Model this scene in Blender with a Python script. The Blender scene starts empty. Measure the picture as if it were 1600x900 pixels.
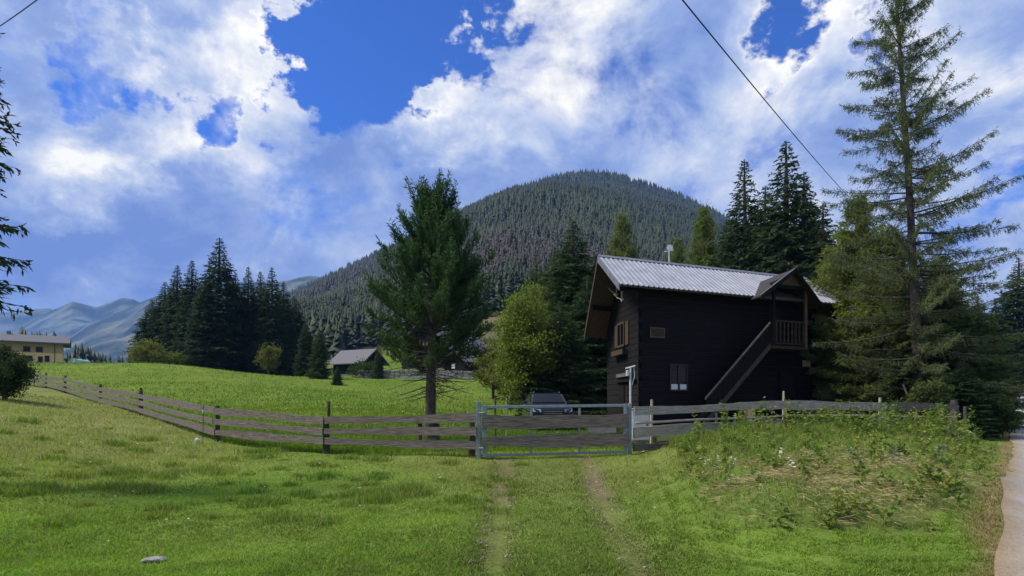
import bpy, bmesh, math, random
import numpy as np
from mathutils import Vector, Matrix

SC = bpy.context.scene
COL = SC.collection
R_ = math.radians
rng = np.random.default_rng(7)
random.seed(7)

# ------------------------------------------------------------------ camera
EYE, FPX, HOR = 1.6, 900.0, 625.0          # eye height, focal length in photo pixels, horizon row
cam_d = bpy.data.cameras.new('camera')
cam = bpy.data.objects.new('camera', cam_d); COL.objects.link(cam); SC.camera = cam
cam.location = (0, 0, EYE); cam.rotation_euler = (R_(90), 0, 0)
cam_d.sensor_width = 36; cam_d.lens = 36 * FPX / 1600; cam_d.shift_y = (HOR - 450) / 1600
cam_d.clip_start = .1; cam_d.clip_end = 40000

SC.view_settings.view_transform = 'Standard'; SC.view_settings.look = 'None'
SC.view_settings.exposure = 0.5; SC.view_settings.gamma = 1.0
try:
    SC.cycles.use_denoising = True
    SC.cycles.max_bounces = 6; SC.cycles.diffuse_bounces = 3; SC.cycles.transmission_bounces = 3
    SC.cycles.transparent_max_bounces = 6; SC.cycles.volume_bounces = 0
except Exception: pass

# ------------------------------------------------------------------ sun and sky
SUN_AZ, SUN_EL = -98.0, 52.0                # degrees; azimuth from straight ahead, negative to the left
sd = bpy.data.lights.new('sun', 'SUN'); sd.energy = 4.0; sd.angle = R_(18); sd.color = (1, .93, .80)
sun = bpy.data.objects.new('sun', sd); COL.objects.link(sun)
_sv = Vector((math.sin(R_(SUN_AZ)) * math.cos(R_(SUN_EL)), math.cos(R_(SUN_AZ)) * math.cos(R_(SUN_EL)), math.sin(R_(SUN_EL))))
sun.rotation_euler = _sv.to_track_quat('Z', 'Y').to_euler(); sun.location = (0, 0, 60)

def pdir(px, py): return Vector(((px - 800) / FPX, 1, (HOR - py) / FPX)).normalized()

def build_world():
    w = bpy.data.worlds.new('World'); SC.world = w; w.use_nodes = True
    nt = w.node_tree; N = nt.nodes; L = nt.links; N.clear()
    def node(t, **k):
        n = N.new(t)
        for a, v in k.items(): setattr(n, a, v)
        return n
    def inp(n, i, v):
        if isinstance(v, bpy.types.NodeSocket): L.new(v, n.inputs[i])
        else: n.inputs[i].default_value = v
    def M(op, a, b=0.0, c=None, clamp=False):
        n = node('ShaderNodeMath', operation=op, use_clamp=clamp); inp(n, 0, a); inp(n, 1, b)
        if c is not None: inp(n, 2, c)
        return n.outputs[0]
    def V(op, a, b=(0, 0, 0)):
        n = node('ShaderNodeVectorMath', operation=op); inp(n, 0, a); inp(n, 1, b)
        return n.outputs['Value'] if op in ('DISTANCE', 'LENGTH', 'DOT_PRODUCT') else n.outputs[0]
    def noise(vec, scale, detail=8, rough=.55, dist=0.0):
        n = node('ShaderNodeTexNoise'); inp(n, 'Vector', vec); n.inputs['Scale'].default_value = scale
        n.inputs['Detail'].default_value = detail; n.inputs['Roughness'].default_value = rough; n.inputs['Distortion'].default_value = dist
        return n
    def smooth(x, a, b, lo=0.0, hi=1.0):
        n = node('ShaderNodeMapRange', interpolation_type='SMOOTHSTEP')
        inp(n, 'Value', x); inp(n, 'From Min', a); inp(n, 'From Max', b); inp(n, 'To Min', lo); inp(n, 'To Max', hi)
        return n.outputs[0]
    d = node('ShaderNodeTexCoord').outputs['Generated']
    st = V('MULTIPLY', d, (1, 1, 1.35))
    n1 = noise(st, 4.5, 9, .6)
    n0 = noise(st, 13, 8, .65)
    wob = V('ADD', V('MULTIPLY', V('SUBTRACT', n1.outputs['Color'], (.5, .5, .5)), (.36, .36, .36)), V('MULTIPLY', V('SUBTRACT', n0.outputs['Color'], (.5, .5, .5)), (.13, .13, .13)))
    dd = V('ADD', d, wob)
    def blob(px, py, r, soft=.45):
        return smooth(V('DISTANCE', dd, tuple(pdir(px, py))), r / FPX * soft, r / FPX, 1, 0)
    def total(items, soft=.45):
        acc = None
        for px, py, r, wt in items:
            t = M('MULTIPLY', blob(px, py, r, soft), wt)
            acc = t if acc is None else M('ADD', acc, t)
        return acc
    holes = total(HOLES); bright = total(BRIGHT, .1); dark = total(DARK, .2)
    f1 = noise(st, 3.2, 10, .58, .25).outputs[0]
    f2 = noise(V('ADD', st, (3.1, 1.7, .4)), 6.0, 10, .62, .35).outputs[0]
    f3 = noise(V('ADD', st, (7.3, 2.2, .9)), 2.2, 6, .5).outputs[0]
    c = M('ADD', M('MULTIPLY', M('SUBTRACT', f1, .5), 2.3), .60)
    c = M('ADD', M('SUBTRACT', c, holes), M('MULTIPLY', bright, .22))
    c = M('ADD', c, M('MULTIPLY', M('SUBTRACT', f2, .5), .9))
    alpha = smooth(c, .06, .58)
    edge = smooth(c, .30, .80, .30, 0.0)                       # thin sunlit rims
    b = M('ADD', M('MULTIPLY', M('SUBTRACT', f2, .5), 2.3), .31)
    b = M('ADD', b, M('MULTIPLY', M('SUBTRACT', f3, .5), .5))
    b = M('ADD', M('SUBTRACT', M('ADD', b, bright), dark), edge)
    ramp = node('ShaderNodeValToRGB'); inp(ramp, 0, b); cr = ramp.color_ramp
    cr.elements[0].position = 0; cr.elements[0].color = (.15, .235, .52, 1)
    cr.elements[1].position = 1; cr.elements[1].color = (.88, .87, .80, 1)
    for p, q in ((.33, (.26, .35, .60, 1)), (.58, (.44, .51, .67, 1)), (.80, (.66, .68, .74, 1))):
        e = cr.elements.new(p); e.color = q
    sky = node('ShaderNodeTexSky', sky_type='NISHITA', sun_disc=False)
    sky.sun_elevation = R_(SUN_EL); sky.sun_rotation = R_(SUN_AZ); sky.altitude = 1200; sky.dust_density = .3
    clear = V('MULTIPLY', sky.outputs[0], (.031, .066, .142))    # the clear air between the clouds, a deep blue
    mx = node('ShaderNodeMix', data_type='RGBA'); inp(mx, 0, alpha); inp(mx, 6, clear); inp(mx, 7, ramp.outputs[0])
    bg = node('ShaderNodeBackground'); L.new(mx.outputs[2], bg.inputs[0]); bg.inputs[1].default_value = .93
    out = node('ShaderNodeOutputWorld'); L.new(bg.outputs[0], out.inputs[0])
HOLES = [(560, 95, 150, .72), (500, 150, 90, .6), (640, 60, 105, .65), (690, 140, 60, .35), (450, 60, 60, .5), (330, 175, 55, .5), (225, 55, 50, .36), (130, 75, 50, .36),
         (1190, 45, 75, .7), (1345, 120, 40, .4), (1700, 200, 120, .4), (-200, 120, 120, .3)]
BRIGHT = [(140, 165, 150, .48), (230, 240, 110, .50), (390, 70, 110, .45), (410, 240, 110, .40), (120, 340, 60, .45), (20, 300, 80, .3), (260, 120, 90, .35),
          (830, 70, 190, .45), (1240, 120, 120, .38), (900, 180, 120, .18), (1520, 190, 130, .38), (680, 180, 80, .25), (1300, 20, 120, .3), (1090, 180, 160, .15)]
DARK = [(220, 360, 190, .20), (60, 420, 180, .12), (420, 380, 180, .12), (200, 120, 60, .28), (60, 50, 130, .26), (250, 290, 70, .15), (560, 290, 160, .12), (980, 130, 110, .2), (600, 300, 150, .12), (1080, 280, 140, .12), (1460, 300, 150, .1)]
build_world()

# ------------------------------------------------------------------ helpers
def P(px, py, D): return Vector(((px - 800) * D / FPX, D, EYE + (HOR - py) * D / FPX))

def vnoise(x, y, s, seed=0):
    x = np.asarray(x, float) / s; y = np.asarray(y, float) / s
    xi = np.floor(x).astype(np.int64); yi = np.floor(y).astype(np.int64)
    fx = x - xi; fy = y - yi; fx = fx * fx * (3 - 2 * fx); fy = fy * fy * (3 - 2 * fy)
    def h(a, b):
        n = (a * 374761393 + b * 668265263 + seed * 974711) & 0x7fffffff
        n = ((n ^ (n >> 13)) * 1274126177) & 0x7fffffff
        return ((n ^ (n >> 16)) & 0xffff) / 65535.0
    return (h(xi, yi) * (1 - fx) + h(xi + 1, yi) * fx) * (1 - fy) + (h(xi, yi + 1) * (1 - fx) + h(xi + 1, yi + 1) * fx) * fy
def fbm(x, y, s, seed=0, o=4):
    t = 0; a = .5; 
    for i in range(o): t = t + a * vnoise(x, y, s / 2 ** i, seed + i * 17); a *= .5
    return t / (1 - .5 ** o)

def np_mesh(name, v, f, col=None, smooth=False):
    v = np.ascontiguousarray(v, np.float32); f = np.ascontiguousarray(f, np.int32)
    me = bpy.data.meshes.new(name); n, k = f.shape
    me.vertices.add(len(v)); me.vertices.foreach_set('co', v.ravel())
    me.loops.add(n * k); me.loops.foreach_set('vertex_index', f.ravel())
    me.polygons.add(n); me.polygons.foreach_set('loop_start', np.arange(0, n * k, k, dtype=np.int32))
    if col is not None:
        c = np.ones((len(v), 4), np.float32); c[:, :3] = col
        a = me.color_attributes.new('Col', 'FLOAT_COLOR', 'POINT'); a.data.foreach_set('color', c.ravel())
    me.update(calc_edges=True); me.validate()
    if smooth: me.polygons.foreach_set('use_smooth', np.ones(n, bool))
    return me

def link(name, me, m=None, parent=None, **props):
    o = bpy.data.objects.new(name, me); COL.objects.link(o)
    if m is not None and len(me.materials) == 0: me.materials.append(m)
    if parent is not None: o.parent = parent
    for k, v in props.items(): o[k] = v
    return o
def thing(name, label, cat, loc=(0, 0, 0), rz=0.0, group=None):
    o = bpy.data.objects.new(name, None); COL.objects.link(o); o.empty_display_size = .2
    o.location = loc; o.rotation_euler = (0, 0, rz); o['label'] = label; o['category'] = cat
    if group: o['group'] = group
    return o
def tag(o, label, cat, group=None):
    o['label'] = label; o['category'] = cat
    if group: o['group'] = group
    return o

class MB:                                            # gathers shapes into one mesh
    def __init__(s): s.bm = bmesh.new()
    def hexa(s, c):                                  # 8 corners: bottom ring of 4, top ring of 4
        v = [s.bm.verts.new(p) for p in c]
        for q in ((0, 3, 2, 1), (4, 5, 6, 7), (0, 1, 5, 4), (1, 2, 6, 5), (2, 3, 7, 6), (3, 0, 4, 7)): s.bm.faces.new([v[i] for i in q])
        return s
    def box(s, c, d, rz=0.0):
        cx, cy, cz = c; x, y, z = d[0] / 2, d[1] / 2, d[2] / 2; ca, sa = math.cos(rz), math.sin(rz)
        q = [(-x, -y), (x, -y), (x, y), (-x, y)]
        return s.hexa([(cx + a * ca - b * sa, cy + a * sa + b * ca, cz + k) for k in (-z, z) for a, b in q])
    def tube(s, pts, r, n=6, cap=True):
        pts = [Vector(p) for p in pts]
        if not isinstance(r, (list, tuple, np.ndarray)): r = [r] * len(pts)
        rings = []
        for i, p in enumerate(pts):
            t = (pts[min(i + 1, len(pts) - 1)] - pts[max(i - 1, 0)]).normalized()
            a = t.cross(Vector((0, 0, 1)))
            if a.length < .05: a = t.cross(Vector((1, 0, 0)))
            a.normalize(); b = t.cross(a)
            rings.append([s.bm.verts.new(p + (a * math.cos(2 * math.pi * k / n) + b * math.sin(2 * math.pi * k / n)) * r[i]) for k in range(n)])
        for A, B in zip(rings, rings[1:]):
            for k in range(n): s.bm.faces.new((A[k], A[(k + 1) % n], B[(k + 1) % n], B[k]))
        if cap:
            s.bm.faces.new(rings[0][::-1]); s.bm.faces.new(rings[-1])
        return s
    def plank(s, A, B, h, t, segs=10, wob=.02, seed=0, taper=0.0, side=None):
        A = Vector(A); B = Vector(B); r = random.Random(seed); d = B - A
        n = side or Vector((-d.y, d.x, 0)).normalized(); up = Vector((0, 0, 1)); rings = []
        ph = [r.uniform(0, 6.3) for _ in range(6)]; fq = [r.uniform(2, 5), r.uniform(6, 11), r.uniform(2, 5), r.uniform(6, 11)]
        for i in range(segs + 1):
            q = i / segs; c = A + d * q; hh = h * (1 + taper * (q - .5))
            tp = hh / 2 + wob * (math.sin(fq[0] * q + ph[0]) * .8 + math.sin(fq[1] * q + ph[1]) * .5 + r.uniform(-.25, .25))
            bt = -hh / 2 + wob * (math.sin(fq[2] * q + ph[2]) * .8 + math.sin(fq[3] * q + ph[3]) * .5 + r.uniform(-.25, .25))
            off = n * (wob * .5 * math.sin(fq[0] * .7 * q + ph[4]))
            rings.append([s.bm.verts.new(c + off + n * a + up * b) for a, b in ((-t / 2, bt), (t / 2, bt), (t / 2, tp), (-t / 2, tp))])
        for a, b in zip(rings, rings[1:]):
            for k in range(4): s.bm.faces.new((a[k], a[(k + 1) % 4], b[(k + 1) % 4], b[k]))
        s.bm.faces.new(rings[0][::-1]); s.bm.faces.new(rings[-1])
        return s
    def poly(s, pts):
        s.bm.faces.new([s.bm.verts.new(p) for p in pts]); return s
    def prism(s, pts, off):                          # polygon pushed along a vector
        off = Vector(off); a = [s.bm.verts.new(p) for p in pts]; b = [s.bm.verts.new(Vector(p) + off) for p in pts]
        s.bm.faces.new(a[::-1]); s.bm.faces.new(b); n = len(a)
        for k in range(n): s.bm.faces.new((a[k], a[(k + 1) % n], b[(k + 1) % n], b[k]))
        return s
    def build(s, name, m, parent=None, bevel=0.0, smooth=False, **props):
        bmesh.ops.recalc_face_normals(s.bm, faces=s.bm.faces)
        if bevel: bmesh.ops.bevel(s.bm, geom=list(s.bm.edges), offset=bevel, segments=1, affect='EDGES', clamp_overlap=True)
        me = bpy.data.meshes.new(name); s.bm.to_mesh(me); s.bm.free()
        if smooth: me.polygons.foreach_set('use_smooth', np.ones(len(me.polygons), bool))
        return link(name, me, m, parent, **props)

# ------------------------------------------------------------------ materials
def mat(name, c1, c2=None, scale=(4, 4, 4), rough=.8, metal=0.0, bump=0.0, detail=6, spec=.3, nscale=3.0, lo=.35, hi=.65, coat=0.0):
    m = bpy.data.materials.new(name); m.use_nodes = True; nt = m.node_tree; N, L = nt.nodes, nt.links
    b = N['Principled BSDF']; b.inputs['Roughness'].default_value = rough; b.inputs['Metallic'].default_value = metal
    b.inputs['Specular IOR Level'].default_value = spec; b.inputs['Coat Weight'].default_value = coat
    b.inputs['Base Color'].default_value = (*c1, 1)
    if c2 is not None:
        tc = N.new('ShaderNodeTexCoord'); mp = N.new('ShaderNodeMapping'); mp.inputs['Scale'].default_value = scale
        L.new(tc.outputs['Object'], mp.inputs[0]); nz = N.new('ShaderNodeTexNoise'); L.new(mp.outputs[0], nz.inputs[0])
        nz.inputs['Scale'].default_value = nscale; nz.inputs['Detail'].default_value = detail; nz.inputs['Roughness'].default_value = .6
        cr = N.new('ShaderNodeValToRGB'); L.new(nz.outputs[0], cr.inputs[0])
        cr.color_ramp.elements[0].position = lo; cr.color_ramp.elements[0].color = (*c1, 1)
        cr.color_ramp.elements[1].position = hi; cr.color_ramp.elements[1].color = (*c2, 1)
        L.new(cr.outputs[0], b.inputs['Base Color'])
        if bump:
            bp = N.new('ShaderNodeBump'); bp.inputs['Strength'].default_value = bump; bp.inputs['Distance'].default_value = .03
            L.new(nz.outputs[0], bp.inputs['Height']); L.new(bp.outputs[0], b.inputs['Normal'])
    return m
def leafmat(name, trans=.35, tint=(1.15, 1.2, .7), rough=.7):
    m = bpy.data.materials.new(name); m.use_nodes = True; nt = m.node_tree; N, L = nt.nodes, nt.links
    out = N['Material Output']; b = N['Principled BSDF']; b.inputs['Roughness'].default_value = rough; b.inputs['Specular IOR Level'].default_value = .2
    a = N.new('ShaderNodeVertexColor'); a.layer_name = 'Col'
    L.new(a.outputs[0], b.inputs['Base Color'])
    mu = N.new('ShaderNodeVectorMath'); mu.operation = 'MULTIPLY'; mu.inputs[1].default_value = tint; L.new(a.outputs[0], mu.inputs[0])
    t = N.new('ShaderNodeBsdfTranslucent'); L.new(mu.outputs[0], t.inputs[0])
    mx = N.new('ShaderNodeMixShader'); mx.inputs[0].default_value = trans; L.new(b.outputs[0], mx.inputs[1]); L.new(t.outputs[0], mx.inputs[2])
    L.new(mx.outputs[0], out.inputs[0])
    return m
def groundmat(name, var=.5, bump=.5, scale=1.0):
    m = bpy.data.materials.new(name); m.use_nodes = True; nt = m.node_tree; N, L = nt.nodes, nt.links
    b = N['Principled BSDF']; b.inputs['Roughness'].default_value = .95; b.inputs['Specular IOR Level'].default_value = .1
    a = N.new('ShaderNodeVertexColor'); a.layer_name = 'Col'
    tc = N.new('ShaderNodeTexCoord')
    def nz(sc, det=8):
        n = N.new('ShaderNodeTexNoise'); L.new(tc.outputs['Object'], n.inputs[0]); n.inputs['Scale'].default_value = sc * scale
        n.inputs['Detail'].default_value = det; n.inputs['Roughness'].default_value = .65; return n.outputs[0]
    s1, s2 = nz(.7), nz(14, 6)
    ad = N.new('ShaderNodeMath'); ad.operation = 'ADD'; L.new(s1, ad.inputs[0]); L.new(s2, ad.inputs[1])
    mr = N.new('ShaderNodeMapRange'); L.new(ad.outputs[0], mr.inputs[0])
    mr.inputs[1].default_value = .6; mr.inputs[2].default_value = 1.4; mr.inputs[3].default_value = 1 - var; mr.inputs[4].default_value = 1 + var
    mu = N.new('ShaderNodeVectorMath'); mu.operation = 'SCALE'; L.new(a.outputs[0], mu.inputs[0]); L.new(mr.outputs[0], mu.inputs['Scale'])
    L.new(mu.outputs[0], b.inputs['Base Color'])
    bp = N.new('ShaderNodeBump'); bp.inputs['Strength'].default_value = bump; bp.inputs['Distance'].default_value = .08
    L.new(ad.outputs[0], bp.inputs['Height']); L.new(bp.outputs[0], b.inputs['Normal'])
    return m

MT = dict(
    rail=mat('weathered_board', (.055, .046, .036), (.20, .172, .14), (1.2, 1.2, 22), .85, bump=.5),
    pale=mat('pale_weathered_board', (.21, .18, .135), (.48, .42, .33), (1.2, 1.2, 22), .85, bump=.5),
    post=mat('weathered_post', (.03, .026, .022), (.10, .085, .07), (14, 14, 1.5), .9, bump=.5),
    steel=mat('painted_steel', (.15, .19, .21), (.22, .26, .275), (3, 3, 3), .5, .2, .05),
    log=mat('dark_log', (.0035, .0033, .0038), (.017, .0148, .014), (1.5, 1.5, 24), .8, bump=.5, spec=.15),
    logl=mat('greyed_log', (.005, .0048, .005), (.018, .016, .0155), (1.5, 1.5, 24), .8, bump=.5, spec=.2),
    soffit=mat('brown_board', (.10, .062, .035), (.19, .12, .065), (2, 2, 14), .8, bump=.2),
    trim=mat('brown_trim', (.034, .022, .014), (.080, .050, .030), (2, 2, 12), .8, bump=.2),
    metalroof=mat('profiled_metal', (.23, .235, .275), (.32, .325, .37), (.6, .6, .6), .5, .25, .03),
    flash=mat('metal_flashing', (.17, .175, .19), (.25, .25, .27), (1, 1, 1), .45, .5),
    glass=mat('window_glass', (.006, .007, .009), None, rough=.06, spec=.22),
    curtain=mat('white_curtain', (.62, .62, .60), (.75, .75, .74), (40, 40, 2), .9),
    white=mat('white_paint', (.50, .50, .50), (.62, .62, .61), rough=.5),
    grey=mat('grey_box', (.40, .40, .39), (.5, .5, .49), rough=.7),
    antler=mat('antler', (.42, .35, .26), (.6, .52, .42), (9, 9, 9), .6),
    bark=mat('bark', (.03, .024, .02), (.10, .082, .068), (9, 9, 2.2), .95, bump=1.0),
    palebark=mat('pale_bark', (.12, .11, .10), (.26, .25, .23), (9, 9, 3), .9, bump=.6),
    leaf=leafmat('foliage', .42), needle=leafmat('needles', .38, (1.1, 1.15, .75)), grass=leafmat('grass_blades', .45, (1.1, 1.25, .5)), dry=leafmat('dry_grass', .3, (1.1, 1, .7)),
    far=leafmat('far_needles', .02),
    ground=groundmat('ground', .5, .6), mountain=groundmat('mountain_slope', .35, .4, .01),
    range=groundmat('far_slope', .75, .6, .006),
    stone=mat('stone', (.10, .097, .09), (.26, .25, .235), (3, 3, 3), .9, bump=.4),
    roofboard=mat('dark_shingle', (.018, .017, .018), (.05, .046, .044), (8, 8, 8), .9, bump=.4),
    shingle=mat('grey_shingle', (.075, .072, .085), (.135, .13, .15), (6, 6, 6), .7, bump=.3),
    yellow=mat('yellow_timber', (.74, .48, .19), (.84, .60, .29), (2, 2, 8), .8),
    cable=mat('black_cable', (.012, .012, .014), None, rough=.5),
    paint=mat('car_paint', (.006, .009, .018), (.010, .014, .026), rough=.3, metal=.2, coat=.5), rubber=mat('rubber', (.015, .015, .015), (.03, .03, .03), rough=.9),
    chrome=mat('chrome', (.62, .63, .65), None, rough=.18, metal=1.0), lamp=mat('headlamp_glass', (.35, .37, .4), None, rough=.35, metal=.2, spec=.5),
    black=mat('black_plastic', (.012, .012, .013), (.02, .02, .02), rough=.5), red=mat('red_petals', (.42, .02, .02), (.6, .05, .04)),
    firewood=mat('firewood', (.34, .22, .11), (.55, .40, .22), (14, 14, 14), .9),
    green_film=mat('green_film', (.22, .42, .34), (.34, .52, .44), (1, 1, 1), .35),
    rust=mat('rusty_metal', (.07, .045, .03), (.14, .10, .07), (8, 8, 8), .8),
    gravel=mat('gravel_road', (.30, .28, .26), (.46, .44, .42), (1, 1, 1), .95, bump=.6, nscale=9),
)

# ------------------------------------------------------------------ terrain
FEN_L = [(748, 640, 706, 13.8), (510, 650, 697, 15.2), (340, 634, 684, 18.0), (220, 613, 645, 25.0), (157, 603, 630, 31.0), (102, 589, 612, 38.0), (72, 585, 604, 43.0), (46, 582, 600, 47.0)]
CP = [(100, 900, 5.2), (450, 900, 5.2), (800, 900, 5.2), (1150, 900, 5.2), (1400, 900, 5.3), (790, 800, 8), (600, 800, 8.2), (300, 800, 8.4), (770, 714, 13.8), (960, 714, 13.7), (880, 760, 10.5), (640, 740, 12),
      (0, 760, 9.7), (0, 690, 14), (0, 640, 20), (0, 612, 27), (100, 650, 21), (200, 690, 17), (200, 760, 10.8), (300, 696, 17.3), (400, 725, 14), (500, 712, 14.8), (620, 716, 14),
      (340, 690, 18.2), (220, 650, 25.2), (157, 633, 31), (102, 615, 38), (72, 607, 43), (46, 603, 47),
      (250, 600, 45), (250, 567, 65), (100, 567, 65), (0, 567, 65), (-150, 567, 65), (350, 580, 65), (450, 598, 62), (350, 622, 38), (450, 642, 30), (550, 664, 24), (550, 610, 60), (600, 586, 78), (540, 588, 76),
      (700, 605, 60), (700, 655, 28), (672, 690, 18), (850, 665, 30), (850, 683, 22), (780, 632, 45), (740, 580, 82), (300, 579, 88), (440, 600, 88), (50, 570, 88), (-150, 572, 90),
      (770, 490, 165), (760, 535, 120), (650, 545, 105), (560, 552, 105), (480, 572, 105), (700, 590, 72),
      (1000, 668, 24), (1270, 665, 28), (1000, 650, 36), (1150, 650, 40), (1300, 656, 32), (1480, 662, 26), (1000, 605, 70), (900, 585, 90), (1200, 605, 75), (1500, 615, 80),
      (1230, 688, 16.2), (1120, 694, 15), (1490, 690, 18.4), (1380, 686, 17.6), (1000, 712, 13.8), (1250, 776, 7.5), (1250, 838, 6.2), (1250, 880, 5.6), (1040, 770, 9.3), (1100, 866, 6.0), (1450, 776, 8.2), (1400, 850, 6.1), (1540, 735, 11.5),
      (1500, 880, 5.6), (1330, 730, 10.5), (1600, 900, 5.2), (1600, 740, 12.5), (1600, 700, 18.5), (1600, 665, 29), (1600, 642, 44), (1600, 620, 64)]
CW = [tuple(P(*c)) for c in CP] + [(-20, -12, 0), (0, -12, 0), (20, -12, 0), (12, 0, 0), (-12, 0, .1), (25, 12, 0), (45, 25, .2), (75, 45, 1.5), (-35, 15, 2.2), (-60, 30, 4),
      (-130, 130, 5.5), (-60, 140, 5.5), (-150, 60, 6), (-100, 250, 5), (150, 130, 8), (110, 100, 6)]
CW = np.array(CW, float)
def _ker(a, b): return np.sqrt(((a[:, None, :] - b[None, :, :]) ** 2).sum(-1) + 2.5 ** 2)
_n = len(CW); _A = np.zeros((_n + 3, _n + 3)); _A[:_n, :_n] = _ker(CW[:, :2], CW[:, :2]) + np.eye(_n) * -.4
_A[:_n, _n] = 1; _A[:_n, _n + 1:] = CW[:, :2]; _A[_n, :_n] = 1; _A[_n + 1:, :_n] = CW[:, :2].T
_W = np.linalg.solve(_A, np.r_[CW[:, 2], 0, 0, 0])
ROADL = [(1560, 900, 5.2), (1562, 840, 6.7), (1572, 760, 10.7), (1584, 705, 17.5), (1571, 668, 28), (1572, 645, 42), (1584, 624, 60), (1604, 612, 75)]   # left edge as seen
def _road_line():
    e = [P(*p).xy for p in ROADL]; e = [e[0] - (e[1] - e[0]).normalized() * 14] + e
    return e
ROAD_EDGE = _road_line()
def seg_dist(x, y, line):
    best = np.full(np.shape(x), 1e9); sgn = np.zeros(np.shape(x))
    for a, b in zip(line, line[1:]):
        dx, dy = b[0] - a[0], b[1] - a[1]; q = np.clip(((x - a[0]) * dx + (y - a[1]) * dy) / (dx * dx + dy * dy), 0, 1)
        ex, ey = x - a[0] - q * dx, y - a[1] - q * dy; d = np.hypot(ex, ey); s = np.sign(dx * ey - dy * ex)
        m = d < best; best = np.where(m, d, best); sgn = np.where(m, s, sgn)
    return best * -sgn                                # positive to the right of the line
def H(x, y, bumps=True):
    x = np.asarray(x, float); y = np.asarray(y, float); sh = x.shape; x = x.ravel(); y = y.ravel()
    cx = np.clip(x, -170, 170); cy = np.clip(y, -14, 250); z = np.empty(len(x))
    for i in range(0, len(x), 60000):
        q = np.c_[cx[i:i + 60000], cy[i:i + 60000]]
        z[i:i + 60000] = _ker(q, CW[:, :2]) @ _W[:_n] + _W[_n] + q @ _W[_n + 1:]
    far = np.clip((np.hypot(x, y) - 170) / 150, 0, 1); z = z * (1 - far) + 4.0 * far
    if bumps:
        b = (fbm(x, y, 1.6, 3) - .5) * .13 + (fbm(x, y, .45, 9, 2) - .5) * .05
        rd = seg_dist(x, y, ROAD_EDGE); b = np.where((rd > -.6) & (rd < 3.8), b * .12, b)
        z = z + b * np.clip((60 - np.hypot(x, y)) / 30, .3, 1)
        m = np.clip(1 - np.abs(x + .15 - .0 * y) / .28, 0, 1) + np.clip(1 - np.abs(x - track_x(y)) / .28, 0, 1)
        z = z - m * .08 * ((y > 1) & (y < 13.5))
        near = (x > 1.5) & (x < 15) & (y > 5) & (y < 19)
        if near.any():
            xs, ys = x[near], y[near]; k = np.zeros(len(xs))
            for lx, ly, lr, la in LUMPS: k = np.maximum(k, la * np.exp(-((xs - lx) ** 2 + (ys - ly) ** 2) / lr ** 2))
            z[near] = z[near] + (k * .95 + .30) * poly_soft(xs, ys)
    return z.reshape(sh)
def track_x(y): return np.interp(y, [4, 6, 8, 13, 16], [1.2, 1.22, 1.3, 1.72, 1.85])
_lr = np.random.default_rng(19); LUMPS = []
while len(LUMPS) < 46:
    _x, _y = _lr.uniform(2.5, 13.5), _lr.uniform(6, 17.5)
    LUMPS.append((_x, _y, _lr.uniform(.35, .9), _lr.uniform(.06, .30)))
while len(LUMPS) < 130:
    _x, _y = _lr.uniform(2.5, 13.5), _lr.uniform(6, 17.5)
    LUMPS.append((_x, _y, _lr.uniform(.14, .34), _lr.uniform(.10, .30)))
def G(x, y): return float(H(np.array([x]), np.array([y]))[0])
def ground_at(px, D): x = (px - 800) * D / FPX; return Vector((x, D, G(x, D)))

def poly_in(x, y, poly):
    ins = np.zeros(np.shape(x), bool); n = len(poly)
    for i in range(n):
        (x1, y1), (x2, y2) = poly[i], poly[(i + 1) % n]
        c = ((y1 > y) != (y2 > y)) & (x < (x2 - x1) * (y - y1) / (y2 - y1 + 1e-12) + x1); ins ^= c
    return ins
def poly_soft(x, y):
    t = 0
    for k in range(16): t = t + poly_in(x + (.22 + .055 * k) * math.cos(k * 2.4), y + (.22 + .055 * k) * math.sin(k * 2.4), MOUND)
    return t / 16.0
MOUND = [(2.3, 6.4), (2.7, 8.5), (3.6, 13.6), (7.8, 16.0), (13.8, 18.0), (13.9, 16.9), (9.2, 11.2), (5.9, 7.4), (4.4, 6.0), (3.0, 5.85)]
_fo = np.array([(p[0] - 800) / FPX for p in FEN_L][::-1]); _fd = np.array([p[3] for p in FEN_L][::-1])
FR = [(985, 13.8), (1228, 16.2), (1375, 17.6), (1492, 18.5)]
_fo2 = np.r_[_fo, [(p[0] - 800) / FPX for p in FR], .79, 3.0]; _fd2 = np.r_[_fd, [p[1] for p in FR], 400, 400]
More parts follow.
